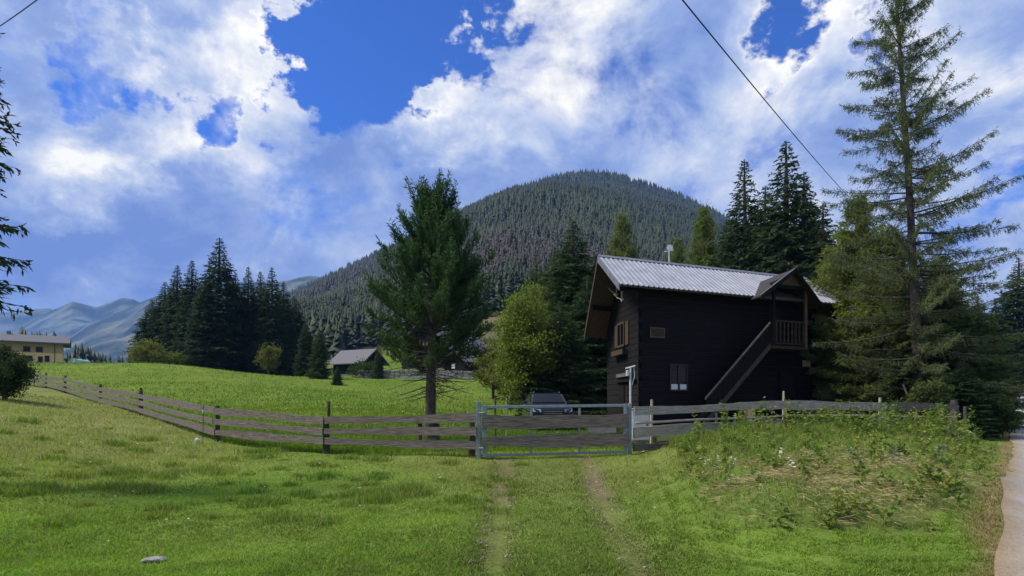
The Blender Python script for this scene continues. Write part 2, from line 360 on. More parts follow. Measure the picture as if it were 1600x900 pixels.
def zones(x, y):
    """colour of what grows or lies at a spot, and masks"""
    r1 = fbm(x, y, 2.6, 21); r2 = fbm(x, y, .8, 33); r3 = fbm(x, y, 7., 5)
    o = x / np.maximum(y, .5); beyond = (y > np.interp(o, np.r_[-3, _fo2], np.r_[47, _fd2])) & (y > 5)
    jx = x + (r2 - .5) * 1.0; jy = y + (r1 - .5) * 1.0
    mound = poly_in(jx, jy, MOUND)
    def mix(a, b, t): t = np.clip(t, 0, 1)[..., None]; return a * (1 - t) + b * t
    A = lambda *c: np.broadcast_to(np.array(c, float), np.shape(x) + (3,))
    c = mix(A(.125, .22, .024), A(.165, .25, .035), r1 * 1.6 - .3)
    c = mix(c, A(.165, .20, .045), (r3 - .45) * 2.5 + (y - 8) * .04)                    # drier patches further up
    lb = np.clip((-x - 4 + (r1 - .5) * 5) / 6, 0, 1) * np.clip((y - 7.5 + (r2 - .5) * 3) / 6, 0, 1)
    c = mix(c, A(.20, .215, .065), lb * (.35 + r2 * .6))
    # beaten track between the wheel lines, and the wheel lines themselves
    mid = np.clip(1.6 - np.abs(x - .6), 0, 1) * (y < 14) * (y > 0)
    c = mix(c, A(.13, .17, .04), mid * (.2 + r1 * .8))
    wl = np.clip(1.25 - np.abs(x + .16 + (r2 - .5) * .35) / .24, 0, 1); wr = np.clip(1.25 - np.abs(x - track_x(y) + (r2 - .5) * .4) / .23, 0, 1)
    dirt = np.clip((wl * np.clip(3.2 * r1 - .85, 0, 1) + wr * np.clip(3.0 * r1 - 1.0, 0, 1)), 0, 1) * (y > 2) * (y < 14.2) * np.clip(.5 + (y - 3) * .1, 0, 1)
    c = mix(c, A(.17, .13, .075), dirt * 1.05)
    c = np.where(mound[..., None], mix(A(.11, .17, .028), A(.20, .19, .07), (r1 - .4) * 1.8), c)
    mead = mix(A(.085, .16, .014), A(.16, .215, .028), r3 * 1.2 + r1 * .9 - .55)
    c = np.where(beyond[..., None], mead, c)
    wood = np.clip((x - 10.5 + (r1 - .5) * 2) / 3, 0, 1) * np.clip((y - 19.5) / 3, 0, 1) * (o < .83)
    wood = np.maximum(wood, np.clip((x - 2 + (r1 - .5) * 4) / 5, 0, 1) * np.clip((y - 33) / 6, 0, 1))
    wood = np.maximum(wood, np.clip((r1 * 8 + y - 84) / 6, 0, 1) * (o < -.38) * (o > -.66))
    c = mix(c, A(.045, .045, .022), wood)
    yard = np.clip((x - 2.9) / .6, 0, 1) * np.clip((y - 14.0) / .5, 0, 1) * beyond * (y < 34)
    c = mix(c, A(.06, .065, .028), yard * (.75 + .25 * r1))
    hill = np.clip((y - 96 + (r3 - .5) * 30) / 12, 0, 1) * (o > -.32) * (o < .12)
    c = mix(c, mix(A(.085, .10, .035), A(.15, .125, .07), r2 * 2.4 - .7), hill)
    rd = seg_dist(x, y, ROAD_EDGE)
    lit = np.clip(1 - np.abs(rd + .05 + (r2 - .5) * .4) / .28, 0, 1)
    c = mix(c, A(.30, .20, .12), lit * .8)
    return c, dict(yard=yard, beyond=beyond, mound=mound, dirt=dirt, wood=wood, rough=lb, road=rd, hill=hill, r1=r1, r2=r2)

def _axis(fine0, fine1, step, ends, n):
    a = np.arange(fine0, fine1 + 1e-6, step); lo, hi = ends
    g = lambda a0, b, k: a0 + (b - a0) * (np.geomspace(1, 60 if abs(b - a0) < 900 else 3000, k) - 1) / ((60 if abs(b - a0) < 900 else 3000) - 1)
    return np.r_[g(fine0, lo, n)[::-1][:-1], a, g(fine1, hi, n)[1:]]
gx = _axis(-28, 26, .22, (-7000, 7000), 60); gy = _axis(-2, 30, .22, (-40, 9000), 90)
XX, YY = np.meshgrid(gx, gy); ZZ = H(XX, YY)
_rd = seg_dist(XX, YY, ROAD_EDGE); ZZ = ZZ - .06 * ((_rd > .25) & (_rd < 3.1))
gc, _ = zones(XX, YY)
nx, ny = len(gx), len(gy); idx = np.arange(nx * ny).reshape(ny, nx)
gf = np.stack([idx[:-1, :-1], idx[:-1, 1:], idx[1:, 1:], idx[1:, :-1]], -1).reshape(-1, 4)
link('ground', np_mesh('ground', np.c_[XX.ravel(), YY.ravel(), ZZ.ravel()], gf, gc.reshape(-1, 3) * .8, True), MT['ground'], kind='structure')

# road along the right
def build_road():
    e = []                                            # resample the left edge
    for a, b in zip(ROAD_EDGE, ROAD_EDGE[1:]):
        k = max(2, int((b - a).length / .3))
        e += [a.lerp(b, i / k) for i in range(k)]
    e.append(ROAD_EDGE[-1])
    for _ in range(12): e = [e[0]] + [(e[i - 1] + e[i] * 2 + e[i + 1]) / 4 for i in range(1, len(e) - 1)] + [e[-1]]
    v, c = [], []; W = 9
    for i, p in enumerate(e):
        t = (e[min(i + 1, len(e) - 1)] - e[max(i - 1, 0)]).normalized(); n = Vector((t.y, -t.x))
        for k in range(W):
            j = (.02 * math.sin(i * .9) + .025 * math.sin(i * .37 + 1)) * (k == 0)
            q = p + n * (k / (W - 1) * 3.1 + j); v.append((q.x, q.y))
    v = np.array(v); z = H(v[:, 0], v[:, 1]) + .03
    r = fbm(v[:, 0], v[:, 1], .7, 3); edge = np.tile(np.array([.95, .28, 0, 0, 0, 0, 0, .3, 1.]), len(e))
    t = np.clip(edge + (r - .5) * .8, 0, 1)[:, None]
    col = np.array([.33, .35, .385]) * (1 - t) + np.array([.27, .20, .12]) * t
    ii = np.arange(len(v)).reshape(-1, W)
    f = np.stack([ii[:-1, :-1], ii[:-1, 1:], ii[1:, 1:], ii[1:, :-1]], -1).reshape(-1, 4)
    link('road', np_mesh('road', np.c_[v, z], f, col, True), groundmat('road_surface', .28, .5, 2.0), kind='structure')
build_road()

# ------------------------------------------------------------------ mountains
CREST = [(420, 478), (460, 460), (520, 432), (575, 406), (610, 390), (680, 353), (740, 325), (790, 304), (830, 290), (870, 279), (900, 274), (930, 272), (960, 276), (1000, 287), (1050, 303), (1090, 320), (1150, 352), (1250, 400), (1350, 440), (1500, 480), (1700, 520)]
FOOT = [(420, 560), (500, 545), (620, 535), (740, 500), (800, 470), (860, 500), (1000, 560), (1250, 590), (1700, 600)]
def far_ridge(name, crest, D0, D1, foot, c1, c2, seed, px0, px1, rug=.05, n=300, m=110, jag=0):
    px = np.linspace(px0, px1, n); s = np.linspace(0, 1, m)
    cy = np.interp(px, [c[0] for c in crest], [c[1] for c in crest]); fy = np.interp(px, [c[0] for c in foot], [c[1] for c in foot])
    k = np.array([1, 2, 3, 2, 1]) / 9; cy = np.convolve(np.pad(cy, 2, 'edge'), k, 'valid') + (fbm(px, px * 0, 28, seed) - .5) * jag
    PX, S = np.meshgrid(px, s); D = D0 + (D1 - D0) * S
    zf = EYE + (HOR - fy) * D0 / FPX; zc = EYE + (HOR - cy) * D1 / FPX
    Z = zf[None] * (1 - S ** 1.0) + zc[None] * S ** 1.0
    X = (PX - 800) * D / FPX; env = np.sin(np.pi * np.clip(S, 0, 1)) * .9 + .0
    Z = Z + ((fbm(X, D, (D1 - D0) * .35, seed) - .5) * 2 * rug * (D1 - D0) * .6 - np.abs(fbm(X + D * .25, D * .18, (D1 - D0) * .16, seed + 4) - .5) * rug * (D1 - D0)) * env
    # a back slope, so the hill is solid
    Zb = Z[-1] - (D1 - D0) * .35; Xb = (px - 800) * (D1 * 1.35) / FPX
    V = np.concatenate([np.stack([X, D, Z], -1).reshape(-1, 3), np.c_[Xb, np.full(n, D1 * 1.35), np.minimum(Zb, 0) - 20]])
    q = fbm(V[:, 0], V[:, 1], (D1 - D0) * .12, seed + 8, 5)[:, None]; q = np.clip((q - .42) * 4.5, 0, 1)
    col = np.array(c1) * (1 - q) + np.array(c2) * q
    ii = np.arange(n * (m + 1)).reshape(m + 1, n)
    f = np.stack([ii[:-1, :-1], ii[:-1, 1:], ii[1:, 1:], ii[1:, :-1]], -1).reshape(-1, 4)
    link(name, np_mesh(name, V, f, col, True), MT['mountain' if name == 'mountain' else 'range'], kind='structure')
    return (px, s, X, D, Z)
_mt = far_ridge('mountain', CREST, 190, 1150, FOOT, (.014, .022, .013), (.024, .028, .018), 5, 400, 1700, .06, 160, 60)
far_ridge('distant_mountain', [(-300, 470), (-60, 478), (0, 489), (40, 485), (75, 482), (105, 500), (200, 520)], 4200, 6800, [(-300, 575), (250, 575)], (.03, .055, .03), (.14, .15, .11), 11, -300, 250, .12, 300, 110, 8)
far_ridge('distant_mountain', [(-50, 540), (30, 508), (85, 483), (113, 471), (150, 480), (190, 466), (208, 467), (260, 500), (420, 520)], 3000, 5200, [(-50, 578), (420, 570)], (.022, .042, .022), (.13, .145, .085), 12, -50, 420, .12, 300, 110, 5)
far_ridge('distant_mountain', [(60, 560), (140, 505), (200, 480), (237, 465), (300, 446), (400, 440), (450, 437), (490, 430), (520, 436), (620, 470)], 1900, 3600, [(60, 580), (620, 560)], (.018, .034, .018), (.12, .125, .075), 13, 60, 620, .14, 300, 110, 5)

# ------------------------------------------------------------------ foliage makers
def unit(a): return a / np.maximum(np.linalg.norm(a, axis=-1, keepdims=True), 1e-9)
def diamonds(o, d, ln, wd, r, mid=.42):
    """leaf shaped quads from points o along d"""
    n = len(o); d = unit(d); rv = unit(r.normal(size=(n, 3))); s = unit(np.cross(d, rv)) * np.asarray(wd).reshape(-1, 1) / 2
    ln = np.asarray(ln).reshape(-1, 1); m = o + d * ln * mid
    v = np.stack([o, m + s, o + d * ln, m - s], 1).reshape(-1, 3)
    return v, np.arange(n * 4).reshape(n, 4)
def tube_np(P0, P1, r0, r1, k=4):
    """many straight tapering sticks"""
    n = len(P0); d = unit(P1 - P0); a = np.cross(d, np.where(np.abs(d[:, 2:3]) > .9, [[1., 0, 0]], [[0, 0, 1.]])); a = unit(a); b = np.cross(d, a)
    ang = np.arange(k) * 2 * np.pi / k; ring = a[:, None] * np.cos(ang)[None, :, None] + b[:, None] * np.sin(ang)[None, :, None]
    v = np.concatenate([P0[:, None] + ring * np.asarray(r0).reshape(-1, 1, 1), P1[:, None] + ring * np.asarray(r1).reshape(-1, 1, 1)], 1).reshape(-1, 3)
    q = np.arange(k); base = np.stack([q, (q + 1) % k, (q + 1) % k + k, q + k], -1)
    return v, (np.arange(n)[:, None, None] * 2 * k + base[None]).reshape(-1, 4)
def cat(parts):
    v, f, o = [], [], 0
    for a, b in parts: v.append(a); f.append(b + o); o += len(a)
    return np.concatenate(v), np.concatenate(f)
def trunk_parts(h, r0, r, lean=(0, 0), rt=.03, n=10, wob=.01):
    t = np.linspace(0, 1, n + 1); c = np.c_[lean[0] * t + wob * h * np.sin(t * 5 + r.uniform(0, 6)) * t * (1 - t), lean[1] * t + wob * h * np.sin(t * 4 + r.uniform(0, 6)) * t * (1 - t), h * t]
    c[0, 2] = -.4
    rr = r0 * ((1 - t) ** .85) + rt; rr[0] *= 1.35
    return c, tube_np(c[:-1], c[1:], rr[:-1], rr[1:], 9)

def conifer(kind, h, Rr, seed, elem=.2, dens=1.0, base=.04, col=((.020, .040, .018), (.050, .080, .032)), lean=(0, 0), r0=None, droop=None, bare=0.0, pexp=None):
    r = np.random.default_rng(seed); tc, tp = trunk_parts(h, r0 or h * .013 + .05, r, lean)
    tz = tc[:, 2].copy(); tz[0] = 0
    # branches
    nw = int(h * (2.6 if kind == 'spruce' else 2.3) * dens ** .5) + 8; t = np.sort(base + (1 - base) * np.linspace(0, .985, nw) ** .95)
    nb = {'spruce': 7, 'larch': 5}[kind]; t = np.repeat(t, nb) + (r.uniform(-.008, .008, nw * nb) if kind == 'spruce' else r.normal(0, .022, nw * nb)); t = np.clip(t, base * .8, .99); n = len(t)
    az = np.repeat(r.uniform(0, 6.28, nw), nb) + np.tile(np.arange(nb) * 6.283 / nb, nw) + r.normal(0, .3, n)
    if kind == 'spruce':
        prof = (1 - t) ** (pexp or .82) * np.clip(.72 + t * 2.2, 0, 1); L = Rr * prof * r.uniform(.62, 1.12, n) + .04
        el = R_(-24) + R_(46) * t ** 1.4 + r.normal(0, .08, n); cv = .20 * (1 - t) + .02
    else:
        prof = (1 - t) ** (pexp or .8) * np.clip(.8 + t * 1.5, 0, 1); L = Rr * prof * r.uniform(.3, 1.2, n) + .12
        el = R_(-20) + R_(46) * t ** 1.2 + r.normal(0, .13, n); cv = .19 * (1 - t) + .05
    if bare: L = np.where(r.random(n) < bare, L * .35, L)
    bx = np.c_[np.interp(t * h, tz, tc[:, 0]), np.interp(t * h, tz, tc[:, 1]), t * h]
    D = np.c_[np.cos(az), np.sin(az), np.zeros(n)]
    def at(i, s): 
        Li = L[i][:, None]; s = s[:, None]
        p = bx[i] + D[i] * Li * s * np.cos(el[i])[:, None]
        p[:, 2:] += Li * (np.sin(el[i])[:, None] * s + cv[i][:, None] * s * s)
        return p
    ks = 3; wood = []; ss = np.linspace(0, 1, ks + 1); ii = np.arange(n); wr = (.010 + .012 * L) * (.8 if kind == 'larch' else 1)
    for k in range(ks):
        wood.append(tube_np(at(ii, np.full(n, ss[k])), at(ii, np.full(n, ss[k + 1])), wr * (1 - ss[k] * .85), wr * (1 - ss[k + 1] * .85), 3))
    # twigs
    per = np.maximum(3, (L / elem * (2.7 if kind == 'spruce' else 4.0) * dens)).astype(int); bi = np.repeat(ii, per); m = len(bi)
    s = r.uniform(.10 if kind == 'spruce' else .12, 1.0, m) ** .8; o = at(bi, s)
    tang = unit(at(bi, np.minimum(s + .02, 1.02)) - at(bi, s - .02)); side = unit(np.cross(tang, [0, 0, 1.])) * np.where(r.random(m) < .5, -1, 1)[:, None]
    if kind == 'spruce':
        tl = (.34 * L[bi] * (1 - s) + elem * 1.15) * r.uniform(.6, 1.25, m) * np.clip(.30 + (1 - t[bi]) * 2.6, .3, 1)
        td = tang * r.uniform(.35, .9, m)[:, None] + side * r.uniform(.5, 1.1, m)[:, None] + np.array([0, 0, -1.]) * r.uniform(.05, .75, m)[:, None]
        td = unit(td); parts = [diamonds(o, td, tl, elem * .40 * r.uniform(.7, 1.3, m) * np.clip(.4 + (1 - t[bi]) * 2, .4, 1), r)]
        for q, sg in ((.35, 1), (.6, -1), (.8, 1)):
            oo = o + td * (tl * q)[:, None]; d2 = unit(td + unit(np.cross(td, r.normal(size=(m, 3)))) * .85 + np.array([0, 0, -.35]))
            parts.append(diamonds(oo, d2, tl * .62, elem * .32 * np.clip(.4 + (1 - t[bi]) * 2, .4, 1), r))
    else:
        tl = elem * r.uniform(.7, 2.4, m) * (1.1 - .5 * s)
        td = tang * r.uniform(.05, .6, m)[:, None] + side * np.abs(r.normal(0, .35, m))[:, None] + np.array([0, 0, -1.]) * r.uniform(.35, 1.1, m)[:, None]
        up_ = r.random(m) < .22; td[up_] = tang[up_] * .6 + side[up_] * .6 + np.array([0, 0, .35]); td = unit(td); parts = [diamonds(o, td, tl, elem * .09, r)]
        for q in (.12, .3, .48, .66, .84, .98):
            oo = o + td * (tl * q)[:, None]; d2 = unit(r.normal(size=(m, 3)) * .8 + td * .7)
            parts.append(diamonds(oo, d2, elem * r.uniform(.25, .5, m), elem * .15, r))
    c = np.array(col); cl = fbm(az[bi] * 3, t[bi] * 30, 1.2, seed)
    cc = np.tile(np.repeat((c[0] + (c[1] - c[0]) * np.clip(r.random((m, 1)) * .6 + cl[:, None] * .8 - .15, 0, 1)), 4, axis=0), (len(parts), 1))
    fv, ff = cat(parts); wv, wf = cat([tp] + wood)
    return np_mesh('trunk', wv, wf, None, True), np_mesh('crown', fv, ff, cc)

def stone_pine(h, Rr, seed, elem=.22, base=.32):
    r = np.random.default_rng(seed); tc, tp = trunk_parts(h, .16, r, (.12, 0), wob=.012); tz = tc[:, 2].copy(); tz[0] = 0
    n = 215; t = np.sort(base + (1 - base) * r.random(n) ** .9 * .985); az = r.uniform(0, 6.283, n)
    el = R_(-8) + R_(62) * ((t - base) / (1 - base)) + r.normal(0, .14, n); cv = .25 + r.normal(0, .06, n)
    prof = np.interp(t, [base, .36, .42, .56, .69, .8, .91, .97, 1], [.66, .95, 1.05, 1.0, .72, .52, .40, .24, .10]); L = Rr * prof * r.uniform(.6, 1.1, n) / np.cos(el) ** .8
    bx = np.c_[np.interp(t * h, tz, tc[:, 0]), np.interp(t * h, tz, tc[:, 1]), t * h]; D = np.c_[np.cos(az), np.sin(az), np.zeros(n)]
    def at(i, s):
        p = bx[i] + D[i] * (L[i] * s * np.cos(el[i]))[:, None]; p[:, 2] += L[i] * (np.sin(el[i]) * s + cv[i] * s * s); return p
    ii = np.arange(n); ss = np.linspace(0, 1, 5); wr = .012 + .014 * L
    wood = [tube_np(at(ii, np.full(n, a)), at(ii, np.full(n, b)), wr * (1 - a * .8), wr * (1 - b * .8), 4) for a, b in zip(ss, ss[1:])]
    # shoots carry brushes of needles pointing up and out
    per = np.maximum(4, (L * 13)).astype(int); bi = np.repeat(ii, per); m = len(bi); s = r.uniform(.28, 1.02, m) ** .75
    o = at(bi, s); tang = unit(at(bi, s + .02) - at(bi, s - .02)); sd = unit(np.cross(tang, [0, 0, 1.]) + .4 * r.normal(size=(m, 3)))
    off = (r.normal(0, .25, m) * (L[bi] * .5) * (1.15 - s))[:, None]; tip = o + sd * off + np.c_[np.zeros((m, 2)), np.abs(off) * .2]
    wood.append(tube_np(o, tip, .008, .004, 3))
    sh = unit(tang * .6 + np.array([0, 0, .95]) + r.normal(0, .22, (m, 3))); sl = elem * r.uniform(1.2, 2.3, m)
    k = 15; so = np.repeat(tip, k, 0) + np.repeat(sh, k, 0) * (np.repeat(sl, k) * np.tile(np.linspace(0, 1, k), m))[:, None]
    nd = unit(np.repeat(sh, k, 0) * .75 + unit(r.normal(size=(m * k, 3))))
    fv, ff = diamonds(so, nd, elem * r.uniform(.5, .9, m * k), elem * .15, r)
    c0, c1, c2 = np.array((.022, .055, .022)), np.array((.065, .13, .042)), np.array((.115, .14, .036))
    q = np.clip(r.random((m, 1)) * .7 + fbm(az[bi] * 2, t[bi] * 25, 1., 3)[:, None] * .7 - .2, 0, 1); low = np.clip((.55 - t[bi]) * 3, 0, 1)[:, None] * .7
    cc = np.repeat(c0 + (c1 - c0) * q + (c2 - c1) * low * q, k * 4, 0)
    # dead bare twigs under the crown
    nd_ = 80; a2 = r.uniform(0, 6.28, nd_); z2 = h * r.uniform(.19, .44, nd_); b0 = np.c_[np.interp(z2, tz, tc[:, 0]), np.interp(z2, tz, tc[:, 1]), z2]
    l2 = r.uniform(.5, 1.9, nd_) * np.interp(z2 / h, [.17, .3], [.6, 1]); b1 = b0 + np.c_[np.cos(a2) * l2, np.sin(a2) * l2, l2 * r.uniform(-.35, .25, nd_)]
    wood.append(tube_np(b0, b1, .016, .005, 4))
    for q in (.4, .6, .8):
        f0 = b0 + (b1 - b0) * q; f1 = f0 + np.c_[r.normal(0, .28, (nd_, 2)), r.normal(-.05, .16, nd_)]; wood.append(tube_np(f0, f1, .007, .003, 3))
    wv, wf = cat([tp] + wood)
    return np_mesh('trunk', wv, wf, None, True), np_mesh('crown', fv, ff, cc)

def broadleaf(h, Rr, seed, leaf=.16, n_cl=90, per=120, cb=.18, col=((.04, .075, .018), (.11, .15, .035)), r0=None, narrow=.75, stems=1):
    r = np.random.default_rng(seed); parts = []
    zc = h * (cb + (1 - cb) * .5); hz = h * (1 - cb) * .5
    u = unit(r.normal(size=(n_cl, 3))); rad = r.random(n_cl) ** .4 * r.uniform(.72, 1.0, n_cl)
    c = u * rad[:, None] * np.array([Rr, Rr, hz]) ; up = (c[:, 2] + hz) / (2 * hz)
    c[:, :2] *= np.interp(up, [0, .3, .6, 1], [.75, 1, .95, narrow])[:, None]; c[:, 2] += zc
    tb = []
    for k in range(stems):
        sp = 0 if stems == 1 else .35
        tc, tp = trunk_parts(h * .85, (r0 or h * .016 + .03) / stems ** .5, r, (r.normal(0, sp * .6 + .1), r.normal(0, sp * .6 + .1)), wob=.03); tb.append(tp)
    zb = np.clip(c[:, 2] - np.hypot(c[:, 0], c[:, 1]) * .7, h * cb * .6, h * .8)
    b0 = np.c_[np.zeros((n_cl, 2)), zb]; b0[:, 0] = np.interp(zb, tc[1:, 2], tc[1:, 0]); b0[:, 1] = np.interp(zb, tc[1:, 2], tc[1:, 1])
    mid = (b0 + c) / 2 + r.normal(0, .1 * Rr, (n_cl, 3)); tb += [tube_np(b0, mid, .03 + .006 * h, .022, 4), tube_np(mid, c, .022, .008, 4)]
    cs = Rr * r.uniform(.18, .36, n_cl); ci = np.repeat(np.arange(n_cl), per); m = len(ci)
    o = c[ci] + r.normal(size=(m, 3)) * .55 * cs[ci][:, None] * np.array([1, 1, .75])
    d = unit(r.normal(size=(m, 3)) + np.array([0, 0, -.3])); fv, ff = diamonds(o, d, leaf * r.uniform(.7, 1.4, m), leaf * .62, r, .5)
    a, b = np.array(col); q = np.clip(r.random((m, 1)) * .6 + r.random(n_cl)[ci][:, None] * .5, 0, 1); cc = np.repeat(a + (b - a) * q, 4, 0)
    wv, wf = cat(tb)
    return np_mesh('trunk', wv, wf, None, True), np_mesh('crown', fv, ff, cc)

def plant_tree(name, meshes, label, loc, sx=1.0, sz=1.0, rz=0.0, bark='bark', leaf='needle', cat_='tree', group=None):
    t = thing(name, label, cat_, loc, rz, group); t.scale = (sx, sx, sz)
    link('trunk', meshes[0], MT[bark], t); link('crown', meshes[1], MT[leaf], t)
    return t

SP = [(conifer('spruce', 20, 3.3, s, .42, 1.0), 20, 3.3) for s in (1, 2, 3)]           # woodland spruces to be shared
SPN = [(conifer('spruce', 16, 3.0, 14, .27, 1.3, col=((.020, .042, .016), (.055, .092, .030))), 16, 3.0), (conifer('spruce', 12, 3.4, 15, .22, 1.3, base=.02, col=((.026, .052, .018), (.075, .115, .034))), 12, 3.4)]
LGREEN = ((.085, .12, .028), (.18, .22, .055))
LA = [(conifer('larch', 14, 3.0, 31, .28, 3.0, col=LGREEN), 14, 3.0), (conifer('larch', 14, 3.4, 32, .28, 3.0, col=LGREEN), 14, 3.4)]
_k = [0]
def put(name, proto, label, px, top, D, Rw=None, group=None, bark='bark', leaf='needle'):
    """stand a tree of a shared shape at the spot, tall enough for its tip"""
    (me, h, r) = proto; b = ground_at(px, D); hh = P(px, top, D).z - b.z; sz = hh / h; _k[0] += 1
    sx = sz if Rw is None else Rw / r
    return plant_tree(name, me, label, b, sx, sz, _k[0] * 2.4, bark, leaf, 'tree', group)

# spruce grove past the crest of the meadow
g = 'spruce grove beyond the meadow'
for i, (px, top, D, rw, lab) in enumerate([
    (343, 371, 86, 5.5, 'tallest dark spruce, pointed tip high above the grove past the meadow'),
    (300, 406, 88, 3.9, 'slim spruce just left of the tallest one in the meadow grove'),
    (277, 414, 90, 3.6, 'spruce with a twin tip left of the slim one in the meadow grove'),
    (258, 440, 92, 4.0, 'spruce second from the left edge of the meadow grove'),
    (238, 468, 93, 4.3, 'short spruce at the left end of the meadow grove'),
    (321, 432, 84, 3.9, 'shorter spruce tucked against the left side of the tallest grove spruce'),
    (368, 425, 90, 3.6, 'spruce tucked against the right side of the tallest grove spruce'),
    (388, 416, 88, 3.3, 'thin pointed spruce right of the tallest one in the meadow grove'),
    (407, 424, 91, 3.5, 'spruce between two thin tips in the right half of the meadow grove'),
    (425, 417, 87, 3.9, 'spruce with broad tip at the right half of the meadow grove'),
    (443, 440, 90, 3.6, 'spruce second from the right end of the meadow grove'),
    (460, 462, 93, 3.9, 'short spruce at the right end of the meadow grove')]):
    put('spruce_tree', SP[i % 3], lab, px, top, D, rw, g)
# stand of trees behind and around the dark house
g = 'conifers behind the dark house'
for i, (px, top, D, rw, lab) in enumerate([
    (1228, 220, 40, 4.6, 'tallest dark spruce right behind the porch gable of the house'),
    (1163, 249, 43, 3.8, 'narrow dark spruce above the right part of the metal roof'),
    (1196, 290, 45, 4.3, 'spruce filling the gap between the two tall ones behind the house'),
    (1256, 268, 43, 4.2, 'dark spruce just right of the tallest one behind the porch gable'),
    (1286, 318, 38, 3.7, 'shorter dark spruce rightmost of the row behind the house'),
    (1135, 345, 46, 3.7, 'green spruce left of the narrow dark one above the metal roof'),
    (895, 343, 44, 5.2, 'tall mid-green spruce left of the house gable'),
    (866, 385, 47, 4.6, 'spruce between the round leafy tree and the tall one by the gable'),
    (918, 430, 38, 3.8, 'lower spruce close to the left eave of the house'),
    (838, 405, 50, 4.2, 'broad spruce rising just behind the round leafy tree'),
    (930, 395, 50, 3.6, 'spruce half hidden by the left eave of the house'),
    (875, 470, 34, 3.7, 'dark spruce standing right behind the parked car')]):
    put('spruce_tree', (SP + SPN)[i % 3 if i < 6 else 3 + i % 2], lab, px, top, D, rw, g)
put('larch_tree', LA[1], 'light green larch between the leafy tree and the tall spruce by the gable', 850, 448, 40, 2.4, 'larches behind the house')
put('larch_tree', LA[0], 'light green larch top showing above the middle of the metal roof', 1100, 322, 48, 4.0, 'larches behind the house')
put('larch_tree', LA[1], 'light green larch rounded top above the ridge end of the house', 972, 334, 58, 4.4, 'larches behind the house')
put('larch_tree', LA[0], 'pale larch half hidden behind the metal roof ridge', 1060, 372, 60, 3.8, 'larches behind the house')
# woods right of the house
g = 'conifers right of the house'
put('larch_tree', LA[1], 'yellow green larch with drooping sprays beside the right end of the house', 1340, 305, 27, 3.9, g)
put('larch_tree', LA[0], 'green larch between the yellow green one and the big larch trunk', 1388, 355, 25, 3.5, g)
put('larch_tree', LA[1], 'pale larch in front of the dark spruces right of the big trunk', 1470, 400, 26, 3.2, g)
put('larch_tree', LA[0], 'low spreading larch at the right house corner', 1298, 400, 30, 2.9, g)
for i, (px, top, D, rw, lab) in enumerate([
    (1478, 425, 24, 2.3, 'dark full spruce just right of the big larch trunk'),
    (1528, 462, 25, 2.0, 'dark spruce by the road bend, second from the wood edge'),
    (1440, 490, 28, 2.4, 'spruce right behind the big larch trunk'),
    (1410, 520, 23, 1.7, 'small green spruce left of the big larch trunk by the fence'),
    (1360, 500, 31, 2.4, 'shaded spruce under the yellow green larch'),
    (1310, 540, 29, 1.8, 'small spruce by the right corner of the house'),
    (1505, 560, 21, 1.3, 'young spruce at the end of the right fence'),
    (1548, 548, 25, 1.5, 'young spruce at the road side edge of the wood')]):
    put('spruce_tree', SPN[i % 2], lab, px, top, D, rw, g)
for i, (px, top, D, rw, lab) in enumerate([
    (1592, 402, 84, 6.0, 'spruce beyond the road bend at the right edge'),
    (1672, 340, 42, 3.0, 'taller spruce beyond the road, cut by the right edge'),
    (1556, 470, 58, 3.0, 'spruce left of the far road bend')]):
    put('spruce_tree', SPN[i % 2], lab, px, top, D, rw, 'spruces along the far road')
# the big open larch
b = ground_at(1440, 22.5); hb = P(1404, -45, 22.5).z - b.z
plant_tree('larch_tree', conifer('larch', hb, 4.2, 77, .17, 1.95, base=.16, col=((.066, .092, .042), (.14, .17, .068)), lean=(-.9, .2), r0=.17, bare=.25, pexp=.55), 'tall open larch with bare lower trunk towering right of the house', b, group=None)
# stone pine in the meadow
b = ground_at(672, 18.2); plant_tree('stone_pine', stone_pine((P(690, 266, 18.2).z - b.z) * .86, 1.82, 5), 'broad dark green pine standing alone in the meadow by the gate', b)
# spruce whose branches reach in at the left edge
b = ground_at(-74, 9.5); plant_tree('spruce_tree', conifer('spruce', 9.6, 1.08, 51, .12, .6, base=.34, pexp=.42), 'spruce at the left edge with only its branch ends in the picture', b)
# leafy trees
DL = ((.075, .11, .018), (.19, .23, .04))
b = ground_at(820, 33); plant_tree('leafy_tree', broadleaf(P(820, 437, 33).z - b.z, 1.85, 61, .15, 170, 130, .04, ((.075, .115, .018), (.20, .25, .04)), narrow=.66), 'round topped bright green leafy tree left of the spruces by the car', b, leaf='leaf')
YB = ((.075, .095, .018), (.175, .18, .035))
b = ground_at(770, 50); plant_tree('leafy_bush', broadleaf(P(770, 528, 50).z - b.z, 1.9, 62, .17, 70, 110, .03, YB, stems=3), 'yellow green bush right of the pine at the meadow edge', b, leaf='leaf', cat_='bush')
b = ground_at(792, 46); plant_tree('leafy_bush', broadleaf(P(792, 545, 46).z - b.z, 2.0, 63, .16, 60, 110, .03, YB, stems=3), 'low yellow green bush under the round leafy tree', b, leaf='leaf', cat_='bush')
b = ground_at(420, 80); plant_tree('leafy_tree', broadleaf(P(420, 535, 80).z - b.z, 1.9, 64, .22, 45, 60, .2, YB), 'small pale leafy tree in front of the dark spruce grove', b, leaf='leaf')
b = ground_at(232, 80); plant_tree('leafy_bush', broadleaf(P(232, 530, 80).z - b.z, 2.8, 65, .24, 60, 70, .02, YB, stems=3), 'yellowish bush at the left foot of the spruce grove', b, leaf='leaf', cat_='bush')
b = ground_at(275, 82); plant_tree('leafy_bush', broadleaf(P(275, 548, 82).z - b.z, 2.0, 66, .24, 40, 70, .02, DL, stems=3), 'low olive bush under the left spruces of the grove', b, leaf='leaf', cat_='bush')
